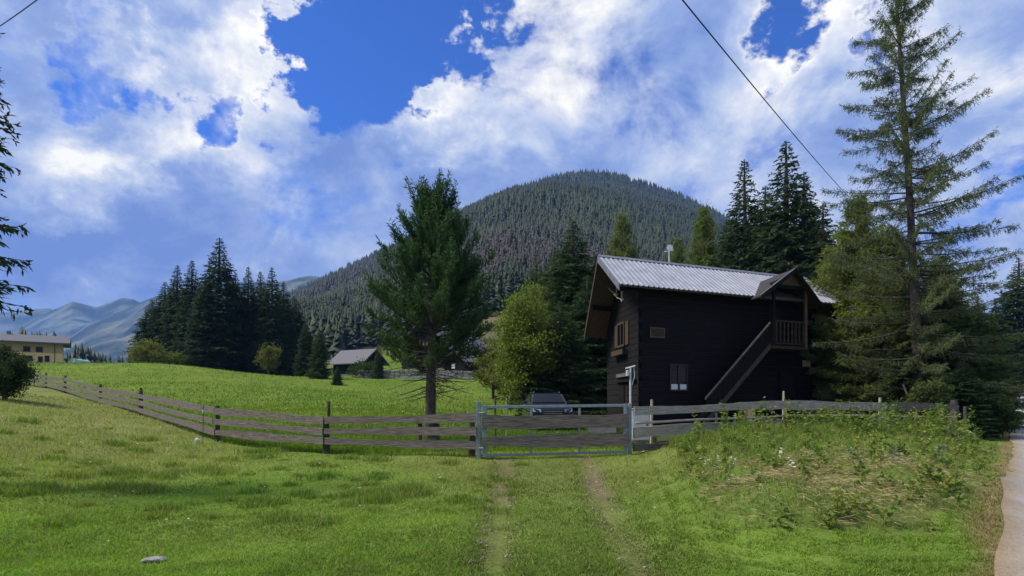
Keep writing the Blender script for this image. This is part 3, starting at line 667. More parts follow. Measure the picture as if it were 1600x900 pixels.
b = ground_at(575, 74); plant_tree('leafy_bush', broadleaf(P(575, 562, 74).z - b.z, 2.4, 67, .22, 45, 70, .02, ((.02, .045, .012), (.05, .085, .02)), stems=3), 'dark green bush in front of the grey roofed barn', b, leaf='leaf', cat_='bush')
put('spruce_tree', SPN[1], 'young blue green spruce left of the barn in the meadow', 498, 512, 70, 1.9)
put('spruce_tree', SPN[1], 'tiny spruce sapling in the grass below the barn', 527, 572, 64, .9)
put('spruce_tree', SPN[0], 'slim spruce at the left corner of the barn', 478, 500, 84, 2.4)
put('spruce_tree', SPN[1], 'small spruce right in front of the barn gable', 590, 545, 72, 1.1)
b = ground_at(8, 24); plant_tree('dark_shrub', broadleaf(P(8, 535, 24).z - b.z, 1.05, 68, .075, 60, 260, .02, ((.018, .036, .014), (.05, .075, .022)), stems=3), 'dark shrub at the left edge where the fence ends', b, leaf='leaf', cat_='bush')
b = ground_at(1556, 21); plant_tree('dark_shrub', broadleaf(P(1556, 610, 21).z - b.z, .8, 69, .07, 50, 200, .02, ((.018, .036, .014), (.05, .08, .022)), stems=3), 'dark shrub between the fence end and the road', b, leaf='leaf', cat_='bush')
b = ground_at(1450, 20.2); plant_tree('leafy_bush', broadleaf(P(1450, 585, 20.2).z - b.z, .85, 70, .10, 45, 100, .02, ((.035, .06, .014), (.085, .115, .03)), stems=3), 'green bush behind the right fence below the big larch', b, leaf='leaf', cat_='bush')
# slim pale stems in the wood beside the house
for px, top, D, lab in ((1332, 440, 25.5, 'slim pale trunk nearest the house corner in the right wood'), (1352, 470, 25, 'second slim pale trunk right of the house'), (1425, 500, 25, 'slim pale trunk left of the big larch')):
    b = ground_at(px, D); hh = P(px, top, D).z - b.z
    plant_tree('slim_tree', broadleaf(hh, .7, int(px), .12, 26, 70, .6, DL, r0=.05), lab, b, bark='palebark', leaf='leaf', group='slim trunks in the right wood')

# forest on the mountain, far treelines
def far_forest(name, X, Y, Z, hs, cols, seed, lod=5, wide=(.13, .19)):
    r = np.random.default_rng(seed); n = len(X); tiers = lod; k = 6; V = []; F = []; C = []; o = 0
    base = np.c_[X, Y, Z]; ph = r.uniform(0, 6.28, n); wR = hs * r.uniform(*wide, n)
    for j in range(tiers):
        z0 = hs * (.08 + .80 * j / tiers); z1 = hs * (.08 + .80 * j / tiers + .92 / tiers * 1.75); z1 = np.minimum(z1, hs); rad = wR * (1 - j / tiers) ** .85
        a = ph[:, None] + np.arange(k) * 6.283 / k + r.normal(0, .3, (n, k)); rr = rad[:, None] * r.uniform(.55, 1.2, (n, k))
        ring = np.stack([rr * np.cos(a), rr * np.sin(a), z0[:, None] + r.normal(0, .04, (n, k)) * hs[:, None]], -1) + base[:, None]
        tip = base + np.c_[np.zeros((n, 2)), z1]
        v = np.concatenate([ring, tip[:, None]], 1); q = np.arange(k)
        f = np.stack([q, (q + 1) % k, np.full(k, k)], -1)
        V.append(v.reshape(-1, 3)); F.append((np.arange(n)[:, None, None] * (k + 1) + f).reshape(-1, 3) + o); o += n * (k + 1)
        C.append(np.repeat(cols, k + 1, 0))
    return link(name, np_mesh(name, np.concatenate(V), np.concatenate(F), np.concatenate(C), True), MT['far'], kind='stuff')
def mountain_forest():
    r = np.random.default_rng(3); n = 34000
    px = r.uniform(430, 1420, n); s = r.random(n) ** 1.35; pxs, ss, X, D, Z = _mt
    u = (px - pxs[0]) / (pxs[-1] - pxs[0]) * (len(pxs) - 1); w = s * (len(ss) - 1); i = np.minimum(u.astype(int), len(pxs) - 2); j = np.minimum(w.astype(int), len(ss) - 2); fu, fw = u - i, w - j
    bi = lambda A: (A[j, i] * (1 - fu) + A[j, i + 1] * fu) * (1 - fw) + (A[j + 1, i] * (1 - fu) + A[j + 1, i + 1] * fu) * fw
    x, y, z = bi(X), bi(D), bi(Z); cl = fbm(x, y, 120, 77)
    keep = ~((px > 595) & (px < 650) & (s > .72) & (s < .9) & (cl > .5))
    x, y, z, s, px, cl = x[keep], y[keep], z[keep], s[keep], px[keep], cl[keep]; n = len(x); tone = np.clip(fbm(x, y, 90, 14, 5) * 2.6 - .8, 0, 1)[:, None]
    hs = r.uniform(8, 15, n) * (.8 + .3 * s)
    dead = ((fbm(x, y, 160, 5) - .50) * 6 + r.normal(0, .45, n) > 1.3); q = np.clip(tone * .8 + .25 * r.random((n, 1)), 0, 1)
    green = np.array((.016, .027, .015)) * (1 - q) + np.array((.030, .043, .021)) * q; lg = (r.random(n) < .06)  # greens darkened to carry the cloud shade lying over the mountain
    green[lg] = np.array((.045, .06, .024)); grey = np.array((.030, .028, .025)) * (1 - q) + np.array((.050, .045, .041)) * q
    cl_ = np.where(dead[:, None], grey, green); nr = s < .16
    far_forest('forest', x[~nr], y[~nr], z[~nr] - 1.0, hs[~nr], cl_[~nr], 4, 4, (.22, .32)); far_forest('forest', x[nr], y[nr], z[nr] - 1.0, hs[nr] * 1.25, cl_[nr] * 1.15, 6, 11, (.17, .23))
    m = 1400; px = r.uniform(440, 1100, m); D = r.uniform(0, 1, m)             # foot of the slope
mountain_forest()
def scrub():
    r = np.random.default_rng(81); n = 9000; px = r.uniform(540, 830, n); D = r.uniform(92, 190, n); x = (px - 800) * D / FPX; k = (fbm(x, D, 6, 3) > .5) & (zones(x, D)[1]['hill'] > .5); x, D = x[k], D[k]; n = len(x)
    blades('scrub', x, D, r.uniform(.4, 1.3, n), r.uniform(.3, .6, n), np.array((.05, .075, .02)) + r.random((n, 1)) * np.array((.10, .085, .04)), 82, .5, 'leaf', bend=False)
def treeline():
    r = np.random.default_rng(8); px = np.r_[r.uniform(102, 240, 46), r.uniform(14, 92, 26), r.uniform(455, 530, 40)]
    top = np.r_[np.interp(px[:46], [100, 120, 150, 160, 240], [548, 534, 545, 552, 540]) + r.uniform(-5, 7, 46), np.interp(px[46:72], [14, 32, 45, 90], [520, 504, 515, 512]) + r.uniform(-2, 9, 26), r.uniform(478, 530, 40)]
    D = np.r_[r.uniform(200, 240, 46), r.uniform(125, 140, 26), r.uniform(125, 170, 40)]
    x = (px - 800) * D / FPX; zt = EYE + (HOR - top) * D / FPX; zb = H(x, D) - .5; q = r.random((len(px), 1))
    far_forest('treeline', x, D, zb, zt - zb, np.array((.018, .032, .017)) * (1 - q) + np.array((.045, .062, .026)) * q, 9, 9, (.18, .25))
treeline()

# ------------------------------------------------------------------ dark timber house
def build_house():
    C0 = Vector(((998 - 800) * 23 / FPX, 23, 0)); gz = .25
    u = Vector((math.cos(R_(22.5)), math.sin(R_(22.5)), 0)); v = Vector((math.cos(R_(96)), math.sin(R_(96)), 0)); up = Vector((0, 0, 1))
    hs = thing('timber_house', 'two storey black timber house with pale ribbed metal roof and outside stair', 'house', (C0.x, C0.y, gz))
    W3 = lambda a, b, z: u * a + v * b + up * (z - gz)              # a along the ridge, b across it, z world height
    def off_a(px, b):                                               # a where the column px meets the line b
        k = (px - 800) / FPX; o = C0 + v * b; return (k * o.y - o.x) / (u.x - k * u.y)
    def hz(a, b, py): D = (C0 + u * a + v * b).y; return EYE + (HOR - py) * D / FPX
    Lw = off_a(1270, 0)
    k = (949 - 800) / FPX; Wd = (C0.x - k * C0.y) / (k * v.y - v.x)
    ov = .7; a0 = off_a(968, -ov); zE = hz(a0, -ov, 444)
    kr = (935 - 800) / FPX; o = C0 + u * a0; bR = (kr * o.y - o.x) / (v.x - kr * v.y); zR = hz(a0, bR, 402)
    kf = (914 - 800) / FPX; bF = (kf * o.y - o.x) / (v.x - kf * v.y); zF = hz(a0, bF, 525)
    a1 = off_a(1326, -ov)
    zn = lambda b: zE + (zR - zE) * (b + ov) / (bR + ov)            # roof height on the near and far slopes
    zf = lambda b: zR + (zF - zR) * (b - bR) / (bF - bR)
    ft = .26                                                        # log height
    ztop = zn(0) - .16; nl = int((ztop - gz) / ft)
    def bd(mb, p0, p1, t): return mb
    # near long wall: one log per course, broken in colour by weather
    for i in range(nl):
        z = gz + i * ft; h = ft - .018
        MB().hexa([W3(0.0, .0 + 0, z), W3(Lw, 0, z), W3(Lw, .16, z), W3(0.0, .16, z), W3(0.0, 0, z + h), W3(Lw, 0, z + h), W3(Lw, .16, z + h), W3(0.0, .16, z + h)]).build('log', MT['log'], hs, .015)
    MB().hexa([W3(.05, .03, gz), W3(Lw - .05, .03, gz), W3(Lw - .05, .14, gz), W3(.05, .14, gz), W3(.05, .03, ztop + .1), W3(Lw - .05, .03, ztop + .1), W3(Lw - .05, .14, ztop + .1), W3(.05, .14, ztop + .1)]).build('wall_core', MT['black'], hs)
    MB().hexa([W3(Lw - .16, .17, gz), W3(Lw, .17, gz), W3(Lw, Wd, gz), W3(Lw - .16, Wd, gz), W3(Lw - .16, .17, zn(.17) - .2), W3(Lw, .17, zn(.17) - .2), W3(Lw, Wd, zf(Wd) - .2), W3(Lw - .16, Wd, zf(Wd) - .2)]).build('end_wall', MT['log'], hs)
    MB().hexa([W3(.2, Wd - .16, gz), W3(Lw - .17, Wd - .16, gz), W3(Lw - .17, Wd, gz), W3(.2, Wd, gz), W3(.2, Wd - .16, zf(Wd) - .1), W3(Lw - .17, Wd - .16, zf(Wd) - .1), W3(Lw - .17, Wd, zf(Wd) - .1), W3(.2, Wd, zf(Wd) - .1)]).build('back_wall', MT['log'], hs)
    # gable wall: logs below, logs shortened to the slopes above; corner log ends stick out
    i = 0
    while True:
        z = gz + i * ft; h = ft - .018; zt = z + h
        if z > zR - .5: break
        def lim(zq): 
            lo = 0.0 if zq < zn(0) - .17 else (zq + .17 - zE) / (zR - zE) * (bR + ov) - ov
            hi = Wd if zq < zf(Wd) - .17 else bR + (zq + .17 - zR) / (zF - zR) * (bF - bR)
            return lo, hi
        l0, h0 = lim(z); l1, h1 = lim(zt)
        if h1 - l1 < .2: break
        m = MT['logl'] if i < 10 else MT['log']
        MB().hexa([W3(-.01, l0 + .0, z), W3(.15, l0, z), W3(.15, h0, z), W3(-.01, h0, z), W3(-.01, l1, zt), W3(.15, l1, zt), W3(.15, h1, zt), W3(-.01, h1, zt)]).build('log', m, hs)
        i += 1
    for a in (0.0, Lw):
        for i in range(nl):
            if i % 2 == 0: continue
            z = gz + i * ft + .02; s = 1 if a else -1
            MB().hexa([W3(a - .09 + s * 0, -.16, z), W3(a + .09, -.16, z), W3(a + .09, -.004, z), W3(a - .09, -.004, z), W3(a - .09, -.16, z + ft - .06), W3(a + .09, -.16, z + ft - .06), W3(a + .09, -.004, z + ft - .06), W3(a - .09, -.004, z + ft - .06)]).build('log_end', MT['logl'] if a == 0 else MT['log'], hs)
    # metal roof with standing ribs, near and far slope
    def slope(b0, z0, b1, z1, aa, ab, name, parent, pitch=.235, th=.035):
        n = Vector((0, -(z1 - z0), (b1 - b0))).normalized() if b1 > b0 else Vector((0, (z1 - z0), (b0 - b1))).normalized()
        mb = MB(); cnt = int((ab - aa) / pitch); st = []
        for q in range(cnt + 1):
            x = aa + q * (ab - aa) / cnt
            st += [(x, 0), (x + .05, 0), (x + .075, .03), (x + .135, .03), (x + .16, 0)] if q < cnt else [(x, 0)]
        def pt(x, b, z, e): return W3(x, b + n.y * e, z + n.z * e)
        top = [[mb.bm.verts.new(pt(x, b, z, e + th)) for x, e in st] for b, z in ((b0, z0), (b1, z1))]
        bot = [[mb.bm.verts.new(pt(x, b, z, e)) for x, e in st] for b, z in ((b0, z0), (b1, z1))]
        for q in range(len(st) - 1):
            mb.bm.faces.new((top[0][q], top[0][q + 1], top[1][q + 1], top[1][q])); mb.bm.faces.new((bot[0][q], bot[1][q], bot[1][q + 1], bot[0][q + 1]))
            mb.bm.faces.new((top[0][q], bot[0][q], bot[0][q + 1], top[0][q + 1])); mb.bm.faces.new((top[1][q], top[1][q + 1], bot[1][q + 1], bot[1][q]))
        return mb.build(name, MT['metalroof'], parent)
    rf = slope(-ov - .06, zn(-ov - .06), bR, zR, a0, a1, 'roof', hs)
    slope(bF + .05, zf(bF + .05), bR, zR, a0, a1, 'roof', hs)
    MB().prism([W3(a0 - .02, bR - .16, zn(bR - .16) + .09), W3(a0 - .02, bR, zR + .13), W3(a0 - .02, bR + .14, zf(bR + .14) + .09), W3(a0 - .02, bR, zR + .10)], u * (a1 - a0 + .04)).build('ridge_flashing', MT['flash'], hs)
    # verge boards and metal verge strips
    for b0, z0, nm in ((-ov - .06, zn(-ov - .06), 0), (bF + .05, zf(bF + .05), 1)):
        for a, s in ((a0, -1), (a1, 1)):
            q = [W3(a + s * .015, b0, z0 - .22), W3(a + s * .015, bR, zR - .22), W3(a + s * .015, bR, zR + .06), W3(a + s * .015, b0, z0 + .06)]
            MB().prism(q, u * (s * .03)).build('verge_board', MT['flash'] if nm == 0 else MT['trim'], hs)
    # roof boarding, seen from below in the overhang: boards side by side
    def boards(b0, z0, b1, z1, aa, ab, m):
        ln = math.hypot(b1 - b0, z1 - z0); c = max(3, int(ln / .2))
        for q in range(c):
            t0, t1 = (q + .03) / c, (q + .97) / c; f = lambda t: (b0 + (b1 - b0) * t, z0 + (z1 - z0) * t - .045)
            (p, pz), (r, rz_) = f(t0), f(t1)
            MB().hexa([W3(aa, p, pz - .03), W3(ab, p, pz - .03), W3(ab, r, rz_ - .03), W3(aa, r, rz_ - .03), W3(aa, p, pz), W3(ab, p, pz), W3(ab, r, rz_), W3(aa, r, rz_)]).build('soffit_board', m, hs)
    boards(-ov, zn(-ov), bR - .05, zn(bR - .05), a0 + .03, a1 - .03, MT['soffit']); boards(bF, zf(bF), bR + .05, zf(bR + .05), a0 + .03, a1 - .03, MT['soffit'])
    # purlins reaching out under the gable overhang
    for b, z in ((-.25, zn(-.25) - .21), (bR - .02, zR - .32), (Wd * .82, zf(Wd * .82) - .26)):
        MB().hexa([W3(a0 + .12, b - .09, z - .12), W3(.0, b - .09, z - .12), W3(.0, b + .09, z - .12), W3(a0 + .12, b + .09, z - .12), W3(a0 + .12, b - .09, z + .08), W3(.0, b - .09, z + .08), W3(.0, b + .09, z + .08), W3(a0 + .12, b + .09, z + .08)]).build('purlin', MT['log'], hs)
    # rafters' ends under the near eave
    nr = 13
    for q in range(nr):
        a = .3 + (Lw - .6) * q / (nr - 1)
        if off_a(1190, 0) < a < off_a(1290, 0): continue
        MB().hexa([W3(a, -ov + .1, zn(-ov + .1) - .20), W3(a + .11, -ov + .1, zn(-ov + .1) - .20), W3(a + .11, -.0, zn(0) - .20), W3(a, 0, zn(0) - .20), W3(a, -ov + .1, zn(-ov + .1) - .08), W3(a + .11, -ov + .1, zn(-ov + .1) - .08), W3(a + .11, 0, zn(0) - .08), W3(a, 0, zn(0) - .08)]).build('rafter_end', MT['log'], hs)
    # windows on the long wall
    def rect(px0, px1, py0, py1, b=0.0):
        A, B = off_a(px0, b), off_a(px1, b); m = (A + B) / 2; return A, B, hz(m, b, py1), hz(m, b, py0)
    def slab(A, B, z0, z1, b0, b1): return [W3(A, b0, z0), W3(B, b0, z0), W3(B, b1, z0), W3(A, b1, z0), W3(A, b0, z1), W3(B, b0, z1), W3(B, b1, z1), W3(A, b1, z1)]
    A, B, z0, z1 = rect(1046, 1074, 569, 611)
    w = MB().hexa(slab(A + .04, B - .04, z0 + .04, z1 - .04, -.03, .05)).build('window', MT['glass'], hs)
    f = MB(); m = (A + B) / 2
    for q in (slab(A, B, z0, z0 + .06, -.07, -.032), slab(A, B, z1 - .06, z1, -.07, -.032), slab(A, A + .06, z0 + .062, z1 - .062, -.07, -.032), slab(B - .06, B, z0 + .062, z1 - .062, -.07, -.032), slab(m - .05, m + .05, z0 + .062, z1 - .062, -.068, -.032),
              slab(A + .062, m - .052, z0 + (z1 - z0) * .36, z0 + (z1 - z0) * .36 + .03, -.06, -.032), slab(m + .052, B - .062, z0 + (z1 - z0) * .36, z0 + (z1 - z0) * .36 + .03, -.06, -.032),
              slab(A + .062, m - .052, z0 + (z1 - z0) * .68, z0 + (z1 - z0) * .68 + .03, -.06, -.032), slab(m + .052, B - .062, z0 + (z1 - z0) * .68, z0 + (z1 - z0) * .68 + .03, -.06, -.032)): f.hexa(q)
    f.build('frame', MT['trim'], w)
    cu = MB(); cu.hexa(slab(A + .066, m - .056, z0 + .066, z0 + .28, -.042, -.0325)); cu.hexa(slab(m + .056, B - .066, z0 + .066, z0 + .28, -.042, -.0325)); cu.build('curtain', MT['curtain'], w)
    A, B, z0, z1 = rect(1015, 1038, 512, 528)
    w = MB().hexa(slab(A + .03, B - .03, z0 + .03, z1 - .03, -.04, .05)).build('shutter', MT['trim'], hs, label='small brown shuttered hatch in a pale frame')
    f = MB()
    for q in (slab(A, B, z0, z0 + .045, -.07, -.042), slab(A, B, z1 - .045, z1, -.07, -.042), slab(A, A + .045, z0 + .047, z1 - .047, -.07, -.042), slab(B - .045, B, z0 + .047, z1 - .047, -.07, -.042)): f.hexa(q)
    f.build('frame', MT['soffit'], w)
    # lower door under the balcony and small sign board on the wall
    A, B, z0, z1 = rect(1220, 1242, 585, 668); d = MB().hexa(slab(A, B, gz + .05, z1, -.04, .05)).build('door', MT['logl'], hs)
    f = MB(); [f.hexa(q) for q in (slab(A - .09, A - .002, gz + .05, z1, -.06, .04), slab(B + .002, B + .09, gz + .05, z1, -.06, .04), slab(A - .09, B + .09, z1 + .002, z1 + .1, -.06, .04))]; f.build('door_frame', MT['log'], d)
    MB().hexa(slab(B - .14, B - .1, gz + 1.0, gz + 1.16, -.09, -.042)).build('handle', MT['rust'], d)
    # balcony porch: floor, posts, balusters, gable roof
    bb = -1.25; A = off_a(1209, bb); B = off_a(1262, bb); zfl = hz((A + B) / 2, bb, 541); zrl = hz((A + B) / 2, bb, 501)
    bal = MB().hexa(slab(A - .04, B + .04, zfl - .12, zfl, bb, -.004)).build('balcony', MT['trim'], hs)
    for a in (A, B - .12):
        MB().hexa(slab(a, a + .12, zfl + .002, zn(-.2) + .05, bb + .02, bb + .14)).build('post', MT['soffit'] if a != A else MT['logl'], bal)
    MB().hexa(slab(A + .122, B - .122, zrl - .07, zrl, bb + .03, bb + .10)).build('handrail', MT['trim'], bal)
    MB().hexa(slab(A + .122, B - .122, zfl + .08, zfl + .13, bb + .04, bb + .09)).build('bottom_rail', MT['trim'], bal)
    nb = 8
    for q in range(nb):
        a = A + .17 + (B - A - .40) * q / (nb - 1)
        mb = MB(); zz = zfl + .132; hh = zrl - .072 - zz                    # cut baluster: wide waist, narrow neck
        prof = [(.03, 0), (.055, .12), (.022, .3), (.06, .5), (.022, .7), (.055, .88), (.03, 1)]
        mb.prism([W3(a + .03 - w_, bb + .05, zz + hh * t) for w_, t in prof] + [W3(a + .03 + w_, bb + .05, zz + hh * t) for w_, t in reversed(prof)], v * .025).build('baluster', MT['trim'], bal)
    for q in range(3): MB().hexa(slab(B - .09, B - .03, zfl + .14, zrl - .07, bb + .3 + q * .3, bb + .34 + q * .3)).build('baluster', MT['trim'], bal)
    MB().hexa(slab(B - .1, B - .02, zrl - .068, zrl, bb + .142, -.02)).build('handrail', MT['trim'], bal)
    # porch roof: ridge runs out from the main roof
    bo = -1.55; pA = off_a(1189, bo); pB = off_a(1285, bo); pm = off_a(1243, bo); zp = hz(pm, bo, 421); zl = hz(pA, bo, 463); zr = hz(pB, bo, 478)
    bi_ = bR - .35; 
    for (ax, zx, nm) in ((pA, zl, 0), (pB, zr, 1)):
        bin_eave = min(bi_, (zx - zE) / (zR - zE) * (bR + ov) - ov + .25); bin_r = min(bi_ + .3, (zp - zE) / (zR - zE) * (bR + ov) - ov + .3)
        q = [W3(pm, bo, zp), W3(pm, bin_r, zp), W3(ax, bin_eave, zx), W3(ax, bo, zx)]
        MB().prism(q, (0, 0, .05)).build('porch_roof', MT['roofboard'], hs)
        MB().prism([W3(ax, bo - .03, zx + .054), W3(pm, bo - .03, zp + .054), W3(pm, bo + .05, zp + .054), W3(ax, bo + .05, zx + .054)], (0, 0, .02)).build('edge_strip', MT['flash'], hs)
        ed = [W3(pm, bo - .02, zp - .10), W3(ax, bo - .02, zx - .14), W3(ax, bo - .02, zx + .052), W3(pm, bo - .02, zp + .052)]
        MB().prism(ed, v * .03 * -1).build('bargeboard', MT['log'] if nm else MT['logl'], hs)
        nb_ = 6
        for k_ in range(nb_):
            t0, t1 = (k_ + .04) / nb_, (k_ + .96) / nb_; f = lambda t: (pm + (ax - pm) * t, zp + (zx - zp) * t - .005)
            (x0, y0), (x1, y1) = f(t0), f(t1)
            MB().hexa([W3(x0, bo + .02, y0 - .025), W3(x1, bo + .02, y1 - .025), W3(x1, -.05, y1 - .025), W3(x0, -.05, y0 - .025), W3(x0, bo + .02, y0), W3(x1, bo + .02, y1), W3(x1, -.05, y1), W3(x0, -.05, y0)]).build('soffit_board', MT['trim'], hs)
    MB().hexa(slab(A - .1, B + .1, zn(-.2) + .052, zn(-.2) + .20, bb + .0, bb + .15)).build('porch_beam', MT['log'], hs)
    ga = MB(); ga.prism([W3(A - .25, bb + .06, zn(-.2) + .202), W3(B + .25, bb + .06, zn(-.2) + .202), W3(pm + .1, bb + .06, zp - .14), W3(pm - .1, bb + .06, zp - .14)], v * .03); ga.build('porch_gable', MT['soffit'], hs)
    for q in (A - .02, B - .08): MB().hexa(slab(q, q + .09, zn(-.2) - .05, zn(-.2) + .05, bb + .16, .0)).build('tie_beam', MT['log'], hs)
    MB().hexa(slab((A + B) / 2 - .4, (A + B) / 2 + .4, zfl + .0, zfl + 1.95, -.045, -.003)).build('door', MT['logl'], hs, label='upper door opening onto the balcony')
    # stair rising to the balcony along the wall
    st = thing_part = MB(); bs0, bs1 = bb + .08, bb + .9
    aU, aL = off_a(1206, bb), off_a(1148, bb); zLo = gz; aT0 = off_a(1104, bb); zT0 = hz(aT0, bb, 622); zT1 = hz(aU, bb, 503)
    dz = (zT1 - zT0) / (aU - aT0); zS1 = hz(aU, bb, 545); aS0 = aU - (zS1 - gz) / dz
    def slant(a_0, z_0, a_1, z_1, h, b_0, b_1): return [W3(a_0, b_0, z_0), W3(a_1, b_0, z_1), W3(a_1, b_1, z_1), W3(a_0, b_1, z_0), W3(a_0, b_0, z_0 + h), W3(a_1, b_0, z_1 + h), W3(a_1, b_1, z_1 + h), W3(a_0, b_1, z_0 + h)]
    stair = MB().hexa(slant(aS0, gz, aU - .01, zS1, .26, bs0, bs0 + .05)).build('staircase', MT['post'], hs)
    MB().hexa(slant(aS0, gz, aU - .01, zS1, .26, bs1 - .05, bs1)).build('stringer', MT['post'], stair)
    ns = 13
    for q in range(ns):
        t = (q + .7) / ns; a = aS0 + (aU - aS0) * t; z = gz + (zS1 - gz) * t
        MB().hexa(slab(a - .13, a + .13, z + .13, z + .17, bs0 + .052, bs1 - .052)).build('tread', MT['logl'], stair)
    aH0 = aT0; MB().hexa(slant(aH0, zT0 - .07, aU - .02, zT1 - .07, .09, bs0 - .02, bs0 + .06)).build('handrail', MT['rail'], stair)
    npn = 12                                                            # boarded side between stringer and handrail
    for q in range(npn):
        t0, t1 = (q + .03) / npn, (q + .97) / npn; a_0, a_1 = aH0 + .05 + (aU - aH0 - .08) * t0, aH0 + .05 + (aU - aH0 - .08) * t1
        zl_ = lambda a: max(gz + .02, gz + (a - aS0) * dz + .27) if a > aS0 else gz + .02
        zt_ = lambda a: zT0 - .08 + (a - aH0) * dz
        if zt_(a_0) - zl_(a_0) < .1: continue
        MB().hexa([W3(a_0, bs0 + .005, zl_(a_0)), W3(a_1, bs0 + .005, zl_(a_1)), W3(a_1, bs0 + .03, zl_(a_1)), W3(a_0, bs0 + .03, zl_(a_0)), W3(a_0, bs0 + .005, zt_(a_0)), W3(a_1, bs0 + .005, zt_(a_1)), W3(a_1, bs0 + .03, zt_(a_1)), W3(a_0, bs0 + .03, zt_(a_0))]).build('side_board', MT['log'], stair)
    # gable: framed opening with pale slats, shelf, lower shelf and door
    def gslab(b0, b1, z0, z1, x0, x1): return [W3(x0, b0, z0), W3(x1, b0, z0), W3(x1, b1, z0), W3(x0, b1, z0), W3(x0, b0, z1), W3(x1, b0, z1), W3(x1, b1, z1), W3(x0, b1, z1)]
    bm_ = Wd * .48; zg = gz + 3.72
    w = MB().hexa(gslab(bm_ - .45, bm_ + .45, zg, zg + 1.0, -.05, -.012)).build('window', MT['glass'], hs)
    f = MB(); [f.hexa(q) for q in (gslab(bm_ - .5, bm_ + .5, zg + .93, zg + 1.02, -.1, -.052), gslab(bm_ - .5, bm_ + .5, zg - .06, zg + .03, -.1, -.052), gslab(bm_ - .5, bm_ - .42, zg + .032, zg + .928, -.1, -.052), gslab(bm_ + .42, bm_ + .5, zg + .032, zg + .928, -.1, -.052), gslab(bm_ - .04, bm_ + .04, zg + .032, zg + .928, -.1, -.052))]; f.build('frame', MT['trim'], w)
    for s in (-1, 1): MB().hexa(gslab(bm_ + s * .78 - .22, bm_ + s * .78 + .22, zg - .02, zg + .98, -.06, -.012)).build('shutter', MT['trim'], w)
    MB().hexa(gslab(bm_ - .8, bm_ + .9, zg - .42, zg - .2, -.28, -.012)).build('flower_box', MT['trim'], hs)
    MB().hexa(gslab(Wd * .18, Wd * .62, gz + 2.35, gz + 2.5, -.1, -.012)).build('shelf', MT['rail'], hs)
    MB().hexa(gslab(Wd * .40, Wd * .40 + .85, gz + .06, gz + 2.0, -.05, -.012)).build('door', MT['log'], hs)
    MB().hexa(gslab(Wd * .05, Wd * .62, gz + 2.12, gz + 2.2, -.14, -.012)).build('lintel_board', MT['log'], hs)
    # things fixed to the house: antlers, aerial, small wall board
    W0 = lambda a, b, z: Vector(hs.location) + W3(a, b, z)
    for b, z, s, lab in ((Wd * .62, zR - 1.45, .8, 'upper pale deer antlers hanging under the gable peak'), (Wd * .45, zR - 1.85, .75, 'lower pale deer antlers above the gable window')):
        t = thing('antlers', lab, 'antlers', W0(-.012, b, z), R_(22.5), 'antlers on the gable wall')
        MB().tube([(0, 0, 0), (-.08, 0, -.02)], [.06, .05], 7).build('skull_plate', MT['antler'], t)
        for d in (-1, 1):
            mb = MB(); mn = [Vector(q) * s for q in ((-.08, 0, 0), (-.16, d * .12, .10), (-.22, d * .26, .16), (-.3, d * .34, .3), (-.34, d * .30, .46))]
            mb.tube(mn, [.024, .022, .019, .014, .006], 5)
            for i, e in ((1, (-.14, d * .06, .12)), (2, (-.12, d * .05, .17)), (3, (-.06, d * .16, .12))): mb.tube([mn[i], mn[i] + Vector(e) * s], [.014, .004], 5)
            mb.build('antler', MT['antler'], t)
    a = off_a(1047, bR + .0); t = thing('roof_aerial', 'thin white aerial mast with small dish behind the roof ridge', 'aerial', W0(a, bR + .12, zR + .02))
    MB().tube([(0, 0, -.1), (0, 0, .75)], .025, 6).build('mast', MT['white'], t); MB().tube([(-.22, 0, .62), (.2, 0, .70)], .015, 5).build('cross_bar', MT['white'], t)
    mb = MB(); mb.tube([(0, -.05, .78), (0, -.09, .78), (0, -.12, .78)], [.05, .12, .15], 10); mb.build('dish', MT['white'], t)
    A, B, z0, z1 = rect(1254, 1266, 563, 573, -.02); t = MB().hexa([p + Vector(hs.location) for p in slab(A, B, z0, z1, -.05, -.005)]).build('wall_board', MT['firewood']); tag(t, 'small pale wooden board on the dark wall under the balcony', 'board')
    # firewood stack and chopping block at the foot of the stair
    t = thing('firewood_stack', 'low stack of split firewood under the outside stair', 'firewood', W0(off_a(1180, -.55), -.55, gz), R_(22.5))
    r = random.Random(4)
    for q in range(34):
        cx, cz = (q % 9) * .17 - .7 + r.uniform(-.02, .02), .09 + (q // 9) * .155; rr = r.uniform(.062, .085); n_ = r.choice((3, 4, 5))
        MB().tube([(cx, -.22, cz), (cx, .22, cz)], rr, n_).build('billet', MT['firewood'], t)
    t = MB(); c = W0(off_a(1171, -.9), -.9, gz); t.box((c.x, c.y, gz + .72), (.34, .3, .5), .3); t = t.build('crate', MT['yellow'], None, .015); tag(t, 'yellowish wooden box standing on the firewood by the stair foot', 'box')
    return W0, off_a, gz
W0, off_a, HGZ = build_house()

